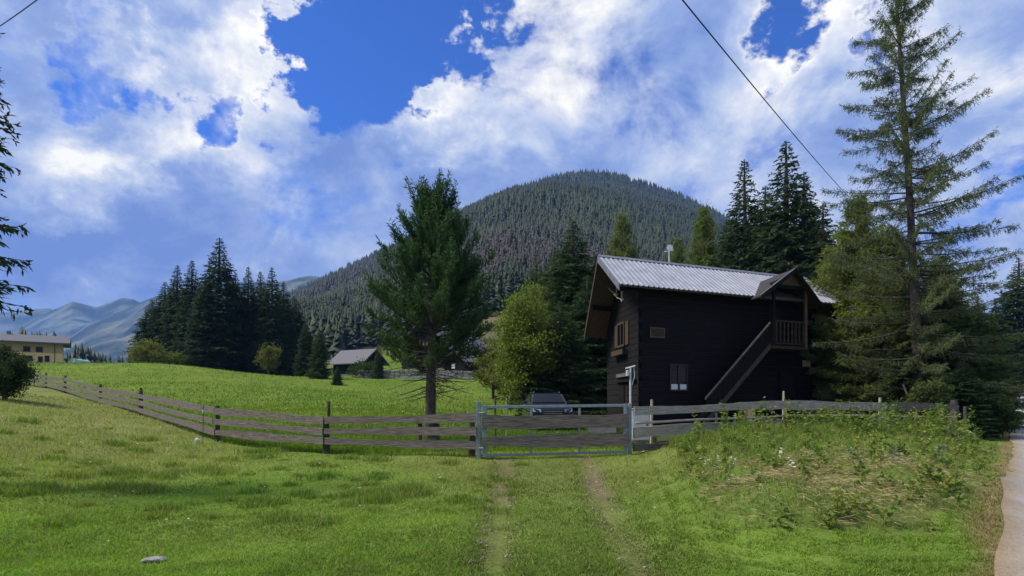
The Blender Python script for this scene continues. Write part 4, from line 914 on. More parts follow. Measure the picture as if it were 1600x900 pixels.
# ------------------------------------------------------------------ fences and gate
def post(name, parent, base, top, w, m, seed=0, lean=(0, 0)):
    r = random.Random(seed); b = Vector(base); h = top - b.z
    mb = MB(); pts = [b + Vector((0, 0, -.35)), b + Vector((lean[0] * .5, lean[1] * .5, h * .5)), Vector((b.x + lean[0], b.y + lean[1], top))]
    return mb.tube(pts, [w * .56, w * .54, w * .46], 7).build(name, m, parent)
fl = thing('wooden_fence', 'dark weathered plank fence winding up the left meadow from the gate', 'fence', (0, 0, 0))
for i, (px, t, b_, D) in enumerate(FEN_L):
    if i == 0: continue
    g_ = ground_at(px, D + .12); tp = P(px, t, D).z + (.18 if i in (1,) else .10) + (.25 if i == 1 else 0) - (.0)
    if i in (1, 2, 3): tp = P(px, {1: 655, 2: 634, 3: 611}[i], D).z
    post('post', fl, (g_.x, g_.y, g_.z), tp, .17 if i in (1, 3) else .13, MT['post'], i)
for (a, b_) in zip(FEN_L, FEN_L[1:]):
    pa, pb = P(a[0], a[1], a[3]), P(b_[0], b_[1], b_[3]); qa, qb = P(a[0], a[2], a[3]), P(b_[0], b_[2], b_[3]); hh = .215
    for k in range(3):
        f = (.5, 1.5, 2.5)[k] / 3; A = pa.lerp(qa, f); B = pb.lerp(qb, f); d = (B - A); n = Vector((-d.y, d.x, 0)).normalized()
        if n.y > 0: n = -n
        s = d.normalized() * .012 if k % 2 else d.normalized() * -.15
        A2, B2 = A + n * (.09 + .035 * (k % 2)), B + n * (.09 + .035 * (k % 2)) - d.normalized() * .03
        mid = .55 if d.length > 3.5 else 0
        MB().plank(A2, B2, hh * ((.92, .85, .9)[k]), .04, 14, .022, int(a[0] * 3 + k), (-.15, .1, -.1)[k]).build('rail', MT['rail'], fl)
for px, t, b_, D, w, seed in ((737, 652, 700, 14.15, .16, 41),):
    g_ = ground_at(px, D); post('post', fl, g_, P(px, t, D).z, w, MT['post'], seed)
g_ = ground_at(510, 15.15); r_ = MB().tube([(g_.x + .02, g_.y + .1, P(0, 660, 15.2).z), (g_.x + .03, g_.y + .1, P(0, 627, 15.2).z)], .045, 6).build('stake', MT['post'], fl)
g_ = ground_at(221, 25.1); MB().tube([(g_.x, g_.y, P(0, 620, 25).z), (g_.x - .03, g_.y, P(0, 606, 25).z)], .05, 6).build('stake', MT['post'], fl)

fr = thing('wooden_fence', 'pale weathered plank fence with a thin pole running right from the gate', 'fence', (0, 0, 0))
def fpt(px, py):
    D = float(np.interp(px, [p[0] for p in FR], [p[1] for p in FR])); return P(px, py, D)
for i, (x0, y0, x1, y1, h, m, off) in enumerate([(986, 642, 1226, 633, .22, 'pale', 0), (1222, 633, 1378, 634, .24, 'pale', .03), (1372, 634, 1492, 637, .2, 'rail', 0),
      (986, 677, 1226, 661, .25, 'pale', 0), (1222, 661, 1378, 661, .2, 'rail', .03), (1372, 661, 1492, 662, .2, 'rail', 0), (986, 699, 1100, 694, .18, 'rail', 0)]):
    A, B = fpt(x0, y0), fpt(x1, y1); d = B - A; n = Vector((d.y, -d.x, 0)).normalized(); A += n * (.1 + off); B += n * (.1 + off)
    MB().plank(A, B, h, .045, 18, .026, 300 + i, -.1).build('rail', MT[m], fr)
for i, (x0, y0, x1, y1) in enumerate([(986, 661, 1232, 649), (1226, 649, 1492, 651)]):
    A, B = fpt(x0, y0), fpt(x1, y1); n = Vector(((B - A).y, -(B - A).x, 0)).normalized() * .16
    MB().tube([A + n, A.lerp(B, .35) + n + Vector((0, 0, .015)), A.lerp(B, .7) + n - Vector((0, 0, .01)), B + n], [.032, .03, .026, .022], 7).build('pole_rail', MT['pale'], fr)
for i, (px, t, w, m) in enumerate([(1018, 624, .07, 'pale'), (1120, 645, .08, 'post'), (1225, 611, .06, 'pale'), (1300, 640, .10, 'post'), (1376, 621, .08, 'pale'), (1432, 646, .09, 'rail'), (1474, 646, .10, 'rail'), (1492, 625, .2, 'post')]):
    q = fpt(px, 700); q.y += .06; q.z = G(q.x, q.y); post('post', fr, q, fpt(px, t).z, w, MT[m], 60 + i, (.02, 0))
# gate
def build_gate():
    D = 13.7; gz = G(1.0, D); t = thing('metal_gate', 'grey steel farm gate with two wide weathered boards across the track', 'gate', (P(756, 0, D).x, D, gz))
    o = Vector(t.location); q = lambda px, py, dy=0: P(px, py, D) - o + Vector((0, dy, 0))
    def bar(px0, py0, px1, py1, w=.06, name='bar', dep=.05):
        A, B = q(px0, py0), q(px1, py1); d = (B - A).normalized(); n = Vector((-d.z, 0, d.x)) * (w / 2); y = Vector((0, dep / 2, 0))
        return MB().hexa([A - n - y, B - n - y, B - n + y, A - n + y, A + n - y, B + n - y, B + n + y, A + n + y]).build(name, MT['steel'], t, .006)
    bar(757, 636, 976, 633.5, .065, 'top_bar'); bar(757, 711.5, 976, 706, .06, 'bottom_bar')
    bar(757.5, 633, 757.5, 714, .10, 'upright', .07); bar(977, 631, 977, 709, .075, 'upright', .07)
    for px in (830, 905.5): bar(px, 637.2, px, 708, .055, 'upright', .045)
    MB().plank(q(753, 659, -.055), q(979, 657.5, -.055), .31, .045, 20, .022, 901).build('board', MT['rail'], t)
    MB().plank(q(753, 690, -.055), q(981, 686.5, -.055), .27, .045, 20, .024, 902, .25).build('board', MT['rail'], t)
    for y in (645, 700): MB().tube([q(757, y, -.05), q(748, y, -.03)], .02, 6).build('hinge', MT['steel'], t)
    MB().box(tuple(q(751, 663, -.06)), (.24, .03, .035)).build('latch', MT['steel'], t)
    for px, lab, h_, w in ((748, 'grey steel gate post at the left end of the gate', 627, .1), (984, 'grey steel gate post between the gate and the right fence', 630, .085)):
        g_ = ground_at(px, D + .05); p = MB().box((g_.x, g_.y, (g_.z - .4 + P(px, h_, D).z) / 2), (w, w, P(px, h_, D).z - g_.z + .4)).build('gate_post', MT['steel'], None, .008); tag(p, lab, 'post', 'gate posts')
    # old branch rail with twigs behind the gate
    tb = thing('branch_rail', 'bent dark branch rail with twig pegs behind the left half of the gate', 'branch', (0, 0, 0)); E = 15.4
    pts = [P(x, y, E) for x, y in ((757, 640), (775, 636), (795, 634), (815, 637), (832, 645))]
    MB().tube(pts, [.03, .03, .028, .024, .02], 6).build('branch', MT['post'], tb)
    for i, x in enumerate((772, 784, 797, 810, 822)):
        A = P(x, 637 + (i % 2) * 3, E); MB().tube([A, A + Vector((.02, 0, -.14))], [.012, .006], 5).build('peg', MT['post'], tb)
    for px, y, lab in ((774, 620, 'short dark stake holding the branch rail behind the gate'), (791, 621, 'thin pale stake beside the branch rail behind the gate')):
        g_ = ground_at(px, 15.6); s = MB().tube([(g_.x, g_.y, g_.z - .2), (g_.x, g_.y, P(px, y, 15.6).z)], [.035, .028] if px == 774 else [.018, .014], 6).build('stake', MT['post'] if px == 774 else MT['pale'], None); tag(s, lab, 'stake')
build_gate()

# ------------------------------------------------------------------ small things around the yard
def build_car():
    D = 26.0; b = ground_at(853, D); t = thing('parked_car', 'dark blue estate car parked facing the gate beside the spruces', 'car', (b.x, b.y, b.z + .0), R_(4))
    # body: cross sections from nose (y=0) to tail
    secs = [(-2.25, .66, .34, .86), (-2.18, .82, .26, 1.0), (-1.9, .88, .22, 1.09), (-1.0, .91, .2, 1.16), (-.85, .91, .2, 1.18), (1.9, .91, .2, 1.2), (2.15, .88, .25, 1.16), (2.25, .80, .35, 1.05)]
    mb = MB(); rings = []
    for y, w, z0, z1 in secs:
        pr = [(-w * .9, z0), (w * .9, z0), (w, z0 + .12), (w * 1.0, (z0 + z1) / 2), (w * .97, z1 - .08), (w * .86, z1), (-w * .86, z1), (-w * .97, z1 - .08), (-w, (z0 + z1) / 2), (-w, z0 + .12)]
        rings.append([mb.bm.verts.new((x, y, z)) for x, z in pr])
    for A, B in zip(rings, rings[1:]):
        for k in range(len(A)): mb.bm.faces.new((A[k], A[(k + 1) % len(A)], B[(k + 1) % len(A)], B[k]))
    mb.bm.faces.new(rings[0]); mb.bm.faces.new(rings[-1][::-1]); mb.build('body', MT['paint'], t, smooth=False)
    mb = MB(); cab = [(-1.0, .80, 1.165, 1.175), (-.35, .68, 1.17, 1.58), (.5, .67, 1.17, 1.64), (1.6, .66, 1.17, 1.61), (2.15, .72, 1.17, 1.2)]; rings = []
    for y, w, z0, z1 in cab: rings.append([mb.bm.verts.new(p) for p in ((-.80, y, z0), (.80, y, z0), (w, y, z1 - .04 if z1 > 1.1 else z1), (w * .88, y, z1), (-w * .88, y, z1), (-w, y, z1 - .04 if z1 > 1.1 else z1))])
    for A, B in zip(rings, rings[1:]):
        for k in range(6): mb.bm.faces.new((A[k], A[(k + 1) % 6], B[(k + 1) % 6], B[k]))
    mb.bm.faces.new(rings[0]); mb.bm.faces.new(rings[-1][::-1]); mb.build('cabin', MT['paint'], t)
    MB().prism([(-.72, -.96, 1.20), (.72, -.96, 1.20), (.60, -.40, 1.545), (-.60, -.40, 1.545)], (0, -.012, .02)).build('windscreen', MT['glass'], t)
    for s in (-1, 1):
        MB().prism([(s * .795, -.72, 1.22), (s * .795, 1.7, 1.22), (s * .69, 1.4, 1.53), (s * .69, -.25, 1.53)], (s * .015, 0, .004)).build('side_window', MT['glass'], t)
        h = MB(); h.prism([(s * .48, -2.24, .80), (s * .81, -2.17, .82), (s * .83, -2.13, .95), (s * .5, -2.23, .92)], (0, -.03, .01)); h.build('headlight', MT['lamp'], t)
        MB().box((s * 1.0, -.75, 1.22), (.18, .1, .13)).build('mirror', MT['paint'], t, .02)
        MB().tube([(s * .57, -.2, 1.66), (s * .57, 1.4, 1.67)], .018, 6).build('roof_rail', MT['chrome'], t)
        for y in (-1.4, 1.35):
            w = MB().tube([(s * .72, y, .33), (s * .93, y, .33)], .33, 18).build('wheel', MT['rubber'], t)
            MB().tube([(s * .90, y, .33), (s * .945, y, .33)], .21, 12).build('rim', MT['chrome'], w)
    MB().box((0, -2.262, .80), (.86, .03, .17)).build('grille', MT['black'], t)
    for z in (.75, .83): MB().box((0, -2.285, z), (.80, .018, .014)).build('grille_bar', MT['chrome'], t)
    MB().box((0, -2.27, .44), (1.3, .03, .16)).build('lower_intake', MT['black'], t)
    MB().box((0, -2.29, .60), (.52, .015, .11)).build('number_plate', MT['white'], t)
build_car()

def standpipe():
    b = ground_at(985, 19.5); h = P(985, 574, 19.5).z - b.z
    t = thing('lamp_post', 'thin white post with small cross arm in front of the house corner', 'post', b)
    MB().tube([(0, 0, -.3), (0, 0, h)], .034, 8).build('pole', MT['white'], t); MB().tube([(-.16, 0, h - .04), (.16, 0, h + .05)], .03, 6).build('cross_arm', MT['white'], t)
    MB().box((-.11, -.02, h - .2), (.08, .08, .2)).build('lamp_box', MT['white'], t, .01); MB().tube([(.12, 0, h), (.14, -.02, h - .3), (.05, -.02, h - .6)], .012, 5).build('wire', MT['white'], t)
standpipe()
b = ground_at(1000, 16.5); t = thing('utility_cabinet', 'grey cabinet behind the left end of the right fence', 'cabinet', b)
MB().box((0, 0, .46), (.52, .3, 1.0)).build('body', MT['grey'], t, .012); MB().box((0, -.16, .5), (.44, .012, .8)).build('door', MT['grey'], t, .004); MB().box((0, 0, .98), (.58, .36, .035)).build('lid', MT['grey'], t, .008); MB().box((.16, -.172, .55), (.03, .014, .09)).build('handle', MT['black'], t)
b = ground_at(940, 18.5); t = thing('wooden_trough', 'pale wooden planter trough seen under the gate boards', 'trough', b)
for s in (-1, 1): MB().box((0, s * .2, .34), (.84, .03, .22)).build('side_board', MT['pale'], t); MB().box((s * .405, 0, .34), (.028, .366, .22)).build('end_board', MT['pale'], t)
for sx in (-1, 1):
    for sy in (-1, 1): MB().box((sx * .36, sy * .16, .115), (.05, .05, .23)).build('leg', MT['pale'], t)
MB().box((0, 0, .26), (.78, .36, .05)).build('soil', MT['post'], t)
# log seat round the pine
b = ground_at(670, 17.4); t = thing('plank_bench', 'rough wooden bench at the foot of the pine behind the fence', 'bench', b)
MB().plank((-.36, 0, .62), (.36, 0, .63), .07, .3, 8, .01, 5).build('seat', MT['rail'], t)
for s in (-1, 1): MB().tube([(s * .27, 0, -.1), (s * .26, 0, .58)], .07, 7).build('leg', MT['post'], t)
# marker stone and wire stake by the left fence
def rock(name, loc, r, seed, m='stone', sq=(1, 1, .7)):
    mb = MB(); rr = random.Random(seed); bmesh.ops.create_icosphere(mb.bm, subdivisions=2, radius=r)
    for v in mb.bm.verts: v.co = Vector((v.co.x * sq[0], v.co.y * sq[1], v.co.z * sq[2])) * (1 + rr.uniform(-.12, .12)) + Vector(loc)
    return mb.build(name, MT[m])
b = ground_at(308, 17.4); tag(rock('field_stone', (b.x, b.y, b.z + .07), .09, 3, 'grey', (.8, .7, 1.1)), 'whitish stone in the grass at the foot of the left fence', 'stone')
b = ground_at(317, 17.6); s = thing('wire_stake', 'thin fence stake with white insulator beside the whitish stone', 'stake', b)
MB().tube([(0, 0, -.2), (.01, 0, P(317, 633, 17.6).z - b.z)], .012, 6).build('rod', MT['rust'], s); MB().tube([(.01, -.02, .92), (.01, -.02, 1.02)], .02, 6).build('insulator', MT['white'], s)
b = ground_at(240, 5.75); tag(rock('flat_stone', (b.x, b.y, b.z + .03), .11, 9, 'stone', (1.1, .7, .28)), 'flat pale stone lying in the near left grass', 'stone')
b = ground_at(1517, 18); s = MB().tube([(b.x - .1, b.y, b.z), (b.x - .09, b.y, b.z + .25), (b.x - .02, b.y, b.z + .36), (b.x + .1, b.y, b.z + .26), (b.x + .14, b.y, b.z)], .022, 8).build('bent_pipe', MT['white']); tag(s, 'small white bent pipe arch in the grass beyond the fence end', 'pipe')
b = ground_at(1510, 17.8); s = MB().tube([(b.x, b.y, b.z - .2), (b.x - .04, b.y, P(1510, 635, 17.8).z)], [.06, .045], 7).build('old_post', MT['post']); tag(s, 'lone dark post between the fence end and the road', 'post')
# cables
def cable(name, A, B, sag, r, lab):
    pts = [A.lerp(B, i / 14) - Vector((0, 0, sag * 4 * (i / 14) * (1 - i / 14))) for i in range(15)]; tag(MB().tube(pts, r, 5).build(name, MT['cable']), lab, 'cable')
cable('overhead_cable', P(1030, -45, 11), P(1330, 312, 36), .12, .016, 'dark overhead cable slanting down to the trees right of the house')
cable('overhead_cable', P(-40, 66, 16), P(110, -40, 11), .05, .012, 'short piece of dark cable crossing the upper left corner')

# ------------------------------------------------------------------ farm buildings in the distance
def barn(name, lab, c, rz, L, W, hw, hr, roofm, wallm, ov=.6):
    t = thing(name, lab, 'barn', c, rz); n = int(hw / .45)
    for s in (-1, 1):
        for k in range(n): MB().box((0, s * (W / 2 - .09), hw * (k + .5) / n), (L, .18, hw / n - .03)).build('log', MT[wallm], t)
        MB().prism([(s * L / 2, -W / 2 + .2, -.5), (s * L / 2, W / 2 - .2, -.5), (s * L / 2, W / 2 - .2, hw), (s * L / 2, 0, hr - .2), (s * L / 2, -W / 2 + .2, hw)], (-s * .15, 0, 0)).build('gable_wall', MT[wallm], t)
        e = W / 2 + ov; ze = hw - (hr - hw) * ov / (W / 2); x = L / 2 + ov
        MB().prism([(-x, s * e, ze), (x, s * e, ze), (x, s * .0, hr), (-x, s * .0, hr)], (0, 0, .12)).build('roof', MT[roofm], t)
        MB().prism([(s * x, -e, ze - .15), (s * x, 0, hr - .15), (s * x, e, ze - .15), (s * x, e, ze + .1), (s * x, 0, hr + .1), (s * x, -e, ze + .1)], (s * .05, 0, 0)).build('verge_board', MT['post'], t)
    MB().box((0, 0, -.6), (L - .1, W - .1, 1.2)).build('plinth', MT['stone'], t)
    return t
b = ground_at(560, 80); t = barn('barn', 'low black barn with grey roof on the meadow slope left of the pine', (b.x, b.y, b.z + .1), R_(-28), 5.3, 4.2, 1.7, 3.3, 'shingle', 'log')
MB().box((.8, -2.13, .75), (1.0, .05, 1.5)).build('door', MT['logl'], t)
b = ground_at(694, 87); t = barn('barn', 'larger dark farm building with grey gabled roof behind the pine trunk', (b.x, b.y, b.z + .2), R_(58), 9.0, 9.0, 2.6, 6.4, 'shingle', 'log', .9)
for x in (-1.6, 0, 1.6): w = MB().box((-4.54, x, 1.6), (.06, .7, .8)).build('window', MT['glass'], t); MB().box((-4.56, x, 1.15), (.1, .8, .08)).build('sill', MT['rail'], w)
MB().box((-5.0, 0, 2.6), (1.0, 5.6, .12)).build('balcony_floor', MT['logl'], t)
for k in range(9): MB().box((-5.45, -2.6 + k * .65, 3.1), (.06, .3, .85)).build('balcony_board', MT['rail'], t)
b = ground_at(722, 76); t = barn('shed', 'small dark shed with grey roof right of the pine trunk', (b.x, b.y, b.z), R_(62), 3.4, 3.2, 1.9, 3.0, 'shingle', 'log', .5); w = MB().box((-1.75, .2, 1.1), (.06, .5, .6)).build('window', MT['white'], t)
# stone terrace wall and pale boards in front of the farm
A = ground_at(560, 73); B = ground_at(735, 70); t = thing('stone_wall', 'low dry stone terrace wall below the farm buildings', 'wall', (0, 0, 0)); r = random.Random(6)
for row in range(3):
    x = 0; L = (B - A).length
    while x < L:
        w = r.uniform(.5, .95); p = A.lerp(B, min(1, (x + w / 2) / L)); hgt = .36
        MB().box((p.x, p.y + r.uniform(-.05, .05), G(p.x, p.y) + .12 + row * hgt), (w - .05, .45, hgt - .04), math.atan2(B.y - A.y, B.x - A.x)).build('stone', MT['stone'], t, .04); x += w
b = ground_at(650, 69); t = thing('board_pile', 'pile of pale sawn boards lying in front of the stone terrace', 'boards', (b.x, b.y, b.z + .15), R_(4))
for k in range(7): MB().box((random.uniform(-.3, .3) + k * .25 - .6, -.3 + (k % 4) * .27, .10 + (k // 4) * .13 + (k % 2) * .05), (3.2, .24, .06), random.uniform(-.06, .06)).build('board', MT['grey'], t)

def yellow_house():
    D = 92; b = ground_at(48, D); b.z = P(0, 568, D).z; t = thing('farmhouse', 'ochre two storey farmhouse with long pale roof at the far left crest', 'house', b, R_(36))
    L, W = 8.0, 6.0; h = P(0, 536, D).z - b.z; hr = P(0, 531.5, D).z - b.z
    MB().box((0, W / 2, h * .27 - .3), (L, W, h * .54 + .6)).build('wall', MT['yellow'], t); MB().box((0, W / 2 + .01, h * .54 + h * .23), (L - .1, W - .12, h * .46)).build('upper_wall', MT['firewood'], t)
    e = 1.0
    MB().prism([(-L / 2 - e, -e, h - .05), (L / 2 + e, -e, h - .05), (L / 2 + e, W / 2, hr + .9), (-L / 2 - e, W / 2, hr + .9)], (0, 0, .22)).build('roof', MT['shingle'], t)
    MB().prism([(-L / 2 - e, W + e, h - .05), (L / 2 + e, W + e, h - .05), (L / 2 + e, W / 2, hr + .9), (-L / 2 - e, W / 2, hr + .9)], (0, 0, .22)).build('roof', MT['shingle'], t)
    for s in (-1, 1): MB().prism([(s * L / 2 - s * .1, 0.1, h - .02), (s * L / 2 - s * .1, W - .1, h - .02), (s * L / 2 - s * .1, W / 2, hr + .7)], (-s * .1, 0, 0)).build('gable', MT['soffit'], t)
    for i, (x, z, w, hh) in enumerate([(-.5, .70, .7, .7), (1.05, .70, .7, .7), (-.5, .26, 1.3, .7), (-2.4, .26, 1.0, .7), (1.2, .2, .45, .95), (2.05, .26, .45, .85), (-2.8, .7, .7, .7)]):
        q = MB().box((x, .02 if z > .5 else -.02, h * z), (w, .1, hh)).build('window', MT['glass'], t); f = MB()
        y = -.06 if z < .5 else -.04
        for c, d in (((x, y, h * z + hh / 2 + .03), (w + .16, .08, .07)), ((x, y, h * z - hh / 2 - .03), (w + .16, .1, .07)), ((x - w / 2 - .04, y, h * z), (.07, .08, hh - .01)), ((x + w / 2 + .04, y, h * z), (.07, .08, hh - .01)), ((x, y, h * z), (.06, .07, hh - .02))): f.box(c, d)
        f.build('frame', MT['trim'], q)
    MB().box((-2.9, W / 2, hr + 1.1), (.5, .5, .9)).build('chimney', MT['stone'], t); MB().tube([(3.0, -.06, .0), (3.0, -.06, h)], .05, 6).build('downpipe', MT['rust'], t)
yellow_house()
D = 88; b = ground_at(116, D); b.z = P(0, 568.5, D).z
t = thing('polytunnel', 'small green film greenhouse dome right of the ochre farmhouse', 'greenhouse', b, R_(8)); mb = MB(); rad = .78
arc = [(rad * math.cos(R_(a)), rad * 1.15 * math.sin(R_(a))) for a in range(0, 181, 15)]; rings = [[mb.bm.verts.new((x, y, z - .1)) for x, z in arc] for y in (0, 1.5, 3)]
for A_, B_ in zip(rings, rings[1:]):
    for k in range(len(arc) - 1): mb.bm.faces.new((A_[k], A_[k + 1], B_[k + 1], B_[k]))
mb.bm.faces.new(rings[0]); mb.bm.faces.new(rings[-1][::-1]); mb.build('film', MT['green_film'], t)
for y in (-.02, 1.5, 3.02): MB().tube([(x * 1.02, y, z * 1.02 - .1) for x, z in arc], .035, 5).build('hoop', MT['white'], t)
MB().box((0, -.03, .35), (.34, .04, .75)).build('door', MT['white'], t)

# ------------------------------------------------------------------ grass, weeds, straw, gravel
def blades(name, x, y, hgt, wid, col, seed, lean=.5, m='grass', zoff=-.01, bend=True):
    r = np.random.default_rng(seed); n = len(x); z = H(x, y) + zoff; o = np.c_[x, y, z]
    a = r.uniform(0, 6.283, n); s = np.c_[np.cos(a), np.sin(a), np.zeros(n)] * (wid / 2)[:, None]
    b = r.uniform(0, 6.283, n); q = np.c_[np.cos(b), np.sin(b), np.zeros(n)] * (hgt * np.abs(r.normal(0, lean, n)))[:, None]; up = np.c_[np.zeros((n, 2)), hgt]
    if bend:
        v = np.stack([o - s, o + s, o + up * .62 + q * .35 + s * .7, o + up * .62 + q * .35 - s * .7, o + up * .92 + q, ], 1).reshape(-1, 3); k = np.arange(n)[:, None] * 5
        f = np.concatenate([k + np.array([[0, 1, 2]]), k + np.array([[0, 2, 3]]), k + np.array([[3, 2, 4]])]); c = np.repeat(col, 5, 0); w = np.tile(np.array([.75, .75, 1, 1, 1.12]), n)
    else:
        v = np.stack([o - s, o + s, o + up + q], 1).reshape(-1, 3); f = np.arange(n * 3).reshape(-1, 3); c = np.repeat(col, 3, 0); w = np.tile(np.array([.8, .8, 1.1]), n)
    return link(name, np_mesh(name, v, f, c), MT[m], kind='stuff')
def scatter(n, o0, o1, d0, d1, seed, pw=2.0):
    """spots spread evenly as seen on the ground, denser close by"""
    r = np.random.default_rng(seed); iv = r.uniform(1 / d1, 1 / d0, n); y = 1 / iv; x = r.uniform(o0, o1, n) * y
    return x, y, r
def lawn():
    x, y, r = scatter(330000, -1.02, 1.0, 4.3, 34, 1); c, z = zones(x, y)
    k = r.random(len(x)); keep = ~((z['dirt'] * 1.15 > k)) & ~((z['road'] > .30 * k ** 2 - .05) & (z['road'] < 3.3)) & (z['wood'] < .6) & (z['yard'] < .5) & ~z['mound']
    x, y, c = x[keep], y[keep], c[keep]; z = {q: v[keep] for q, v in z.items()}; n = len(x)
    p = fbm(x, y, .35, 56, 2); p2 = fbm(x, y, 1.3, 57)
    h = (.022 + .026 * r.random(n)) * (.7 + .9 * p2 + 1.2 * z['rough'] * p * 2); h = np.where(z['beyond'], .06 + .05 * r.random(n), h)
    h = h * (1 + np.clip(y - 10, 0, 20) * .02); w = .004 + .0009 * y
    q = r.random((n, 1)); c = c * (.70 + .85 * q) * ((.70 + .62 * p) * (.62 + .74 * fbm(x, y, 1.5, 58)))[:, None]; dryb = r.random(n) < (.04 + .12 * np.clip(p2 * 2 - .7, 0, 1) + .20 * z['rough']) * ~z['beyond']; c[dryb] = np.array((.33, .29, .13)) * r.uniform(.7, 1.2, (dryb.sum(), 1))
    nr = y < 11
    blades('grass', x[nr], y[nr], h[nr], w[nr], c[nr], 5, 1.1); blades('grass', x[~nr], y[~nr], h[~nr] * 1.15, w[~nr], c[~nr], 6, 1.0, bend=False)
lawn()
def tufts():
    r = np.random.default_rng(23); spots = [(505, 742, 11.6), (345, 735, 12.2), (260, 748, 11.4), (470, 772, 9.8), (590, 790, 9.0), (640, 770, 9.8), (430, 790, 8.9), (700, 720, 13.2), (590, 716, 13.8), (545, 712, 14.2)]
    c = [(P(*q).x, P(*q).y, r.uniform(.22, .42)) for q in spots]
    while len(c) < 150:
        y = 1 / r.uniform(1 / 19, 1 / 6.2); x = r.uniform(-1.0, .02) * y
        if not (y > np.interp(x / y, _fo2, _fd2) - .4) and (y > 7 + 2 * r.random()): c.append((x, y, r.uniform(.08, .26) * (1 + .6 * (x < -6 and y > 9))))
    c = np.array(c); per = (260 * c[:, 2] / .3 * np.clip(11 / c[:, 1], .5, 1.3)).astype(int); i = np.repeat(np.arange(len(c)), per); n = len(i)
    x = c[i, 0] + r.normal(0, .5, n) * c[i, 2]; y = c[i, 1] + r.normal(0, .5, n) * c[i, 2]; tone = r.random(len(c))[i][:, None]
    a = np.array((.10, .195, .024)); b = np.array((.185, .23, .05)); col = (a * (1 - tone) + b * tone) * r.uniform(.6, 1.5, (n, 1)); d = r.random(n) < .15; col[d] = (.30, .25, .11)
    blades('grass_tufts', x, y, c[i, 2] * r.uniform(.25, .62, n), .0045 + .0008 * y, col, 24, .8)
tufts()
def meadow():
    x, y, r = scatter(90000, -1.0, .25, 15, 75, 12); c, z = zones(x, y); k = z['beyond'] & (z['wood'] < .5); x, y, c = x[k], y[k], c[k]; n = len(x)
    blades('grass', x, y, .10 + .06 * r.random(n), .012 + .0012 * y, c * (.75 + .6 * r.random((n, 1))), 13, .5, bend=False)
meadow(); scrub()
def mound_growth():
    r = np.random.default_rng(40); n = 80000; x = r.uniform(2, 14.5, n); y = r.uniform(5.6, 18.4, n); _, z = zones(x, y); k = z['mound'] & (r.random(n) < np.clip(12 / y, .3, 1)); x, y = x[k], y[k]; n = len(x)
    fd = np.interp(x, [2, 3.6, 7.8, 13.8], [13, 14, 16.0, 18.2]) - y          # distance to the fence
    tall = np.clip(1.2 - fd / 3.2, .05, 1) * (.5 + fbm(x, y, 1.1, 71)); left = np.clip(1.3 - (x - 2.6 - (y - 6) * .18) / 1.3, 0, 1)
    h = .07 + .34 * np.clip(tall, 0, 1) * r.random(n) + .12 * left * r.random(n)
    g = r.random((n, 1)); c = np.array((.11, .185, .026)) * (1 - g) + np.array((.21, .26, .05)) * g; bare = np.clip(1.2 - np.hypot((x - 4.6 - (y - 8.2) * .65) / 1.8, (y - 8.2) / 1.9), 0, 1)
    dry = r.random(n) < .13 + .55 * bare; c[dry] = np.array((.31, .255, .12)) * r.uniform(.6, 1.2, (dry.sum(), 1)); h = h * (1 - .55 * bare) * (.45 + .55 * poly_soft(x, y) ** 1.5)
    blades('rough_grass', x, y, h, .005 + .0008 * y, c, 42, .7)
    # mown hay lying flat
    n = 100000; x = r.uniform(2.4, 13, n); y = r.uniform(6, 17, n); _, z = zones(x, y); p = fbm(x, y, 1.0, 91); bare = np.clip(1.5 - np.hypot((x - 4.7 - (y - 8.2) * .65) / 1.9, (y - 8.0) / 2.1) * 1.25, 0, 1)
    k = z['mound'] & (r.random(n) < bare * 1.2 * np.clip(p * 2.2 - .35, 0, 1) + .035); x, y = x[k], y[k]; n = len(x); a = r.uniform(0, 6.28, n) * .25 + r.normal(0, .35, n) + fbm(x, y, .8, 12) * 6
    o = np.c_[x, y, H(x, y) + .03 + .07 * r.random(n)]; d = np.c_[np.cos(a), np.sin(a), r.normal(0, .18, n)]
    v, f = diamonds(o, d, r.uniform(.05, .22, n), .003 + .00055 * y, r); q = r.random((n, 1)); col = np.array((.26, .21, .10)) * (1 - q) + np.array((.48, .41, .21)) * q
    link('hay', np_mesh('hay', v, f, np.repeat(col, 4, 0)), MT['dry'], kind='stuff')
    # weeds: stems with leaves
    n = 5200; x = r.uniform(2.6, 13.8, n); y = r.uniform(6, 17.6, n); _, z = zones(x, y); fd = np.interp(x, [2, 3.6, 7.8, 13.8], [13, 14, 16.0, 18.2]) - y
    edge = np.clip(1 - np.abs(np.abs(seg_dist(x, y, [Vector((2.9, 6.2)), Vector((3.6, 6.05)), Vector((4.4, 6.2)), Vector((5.9, 7.6))])) - .15) / .45, 0, 1); left = np.clip(1.2 - (x - 2.6 - (y - 6) * .18) / 1.2, 0, 1)
    k = z['mound'] & (r.random(n) < np.maximum.reduce([np.clip(1.1 - fd / 2.8, 0, 1) * .55, edge * .6, left * .22, np.full(n, .14) ]) * np.clip(fbm(x, y, .8, 66) * 4.2 - 1.4, .04, 1)); x, y, fd = x[k], y[k], fd[k]; n = len(x)
    hh = np.where(fd < 3.2, r.uniform(.30, .95, n) ** 1.2, r.uniform(.10, .32, n)) * np.clip(.45 + (x - 2.6 - (y - 6) * .18) / 1.6, .45, 1); b = np.c_[x, y, H(x, y)]; tp = b + np.c_[r.normal(0, .10, (n, 2)), hh]
    sv = tube_np(b, tp, .006, .003, 3); per = 24; i = np.repeat(np.arange(n), per); t = r.uniform(.08, 1, len(i)) ** .8; o = b[i] + (tp - b)[i] * t[:, None] + r.normal(0, .035, (len(i), 3)); dr = unit(np.c_[r.normal(size=(len(i), 2)), r.uniform(-.3, .7, len(i))])
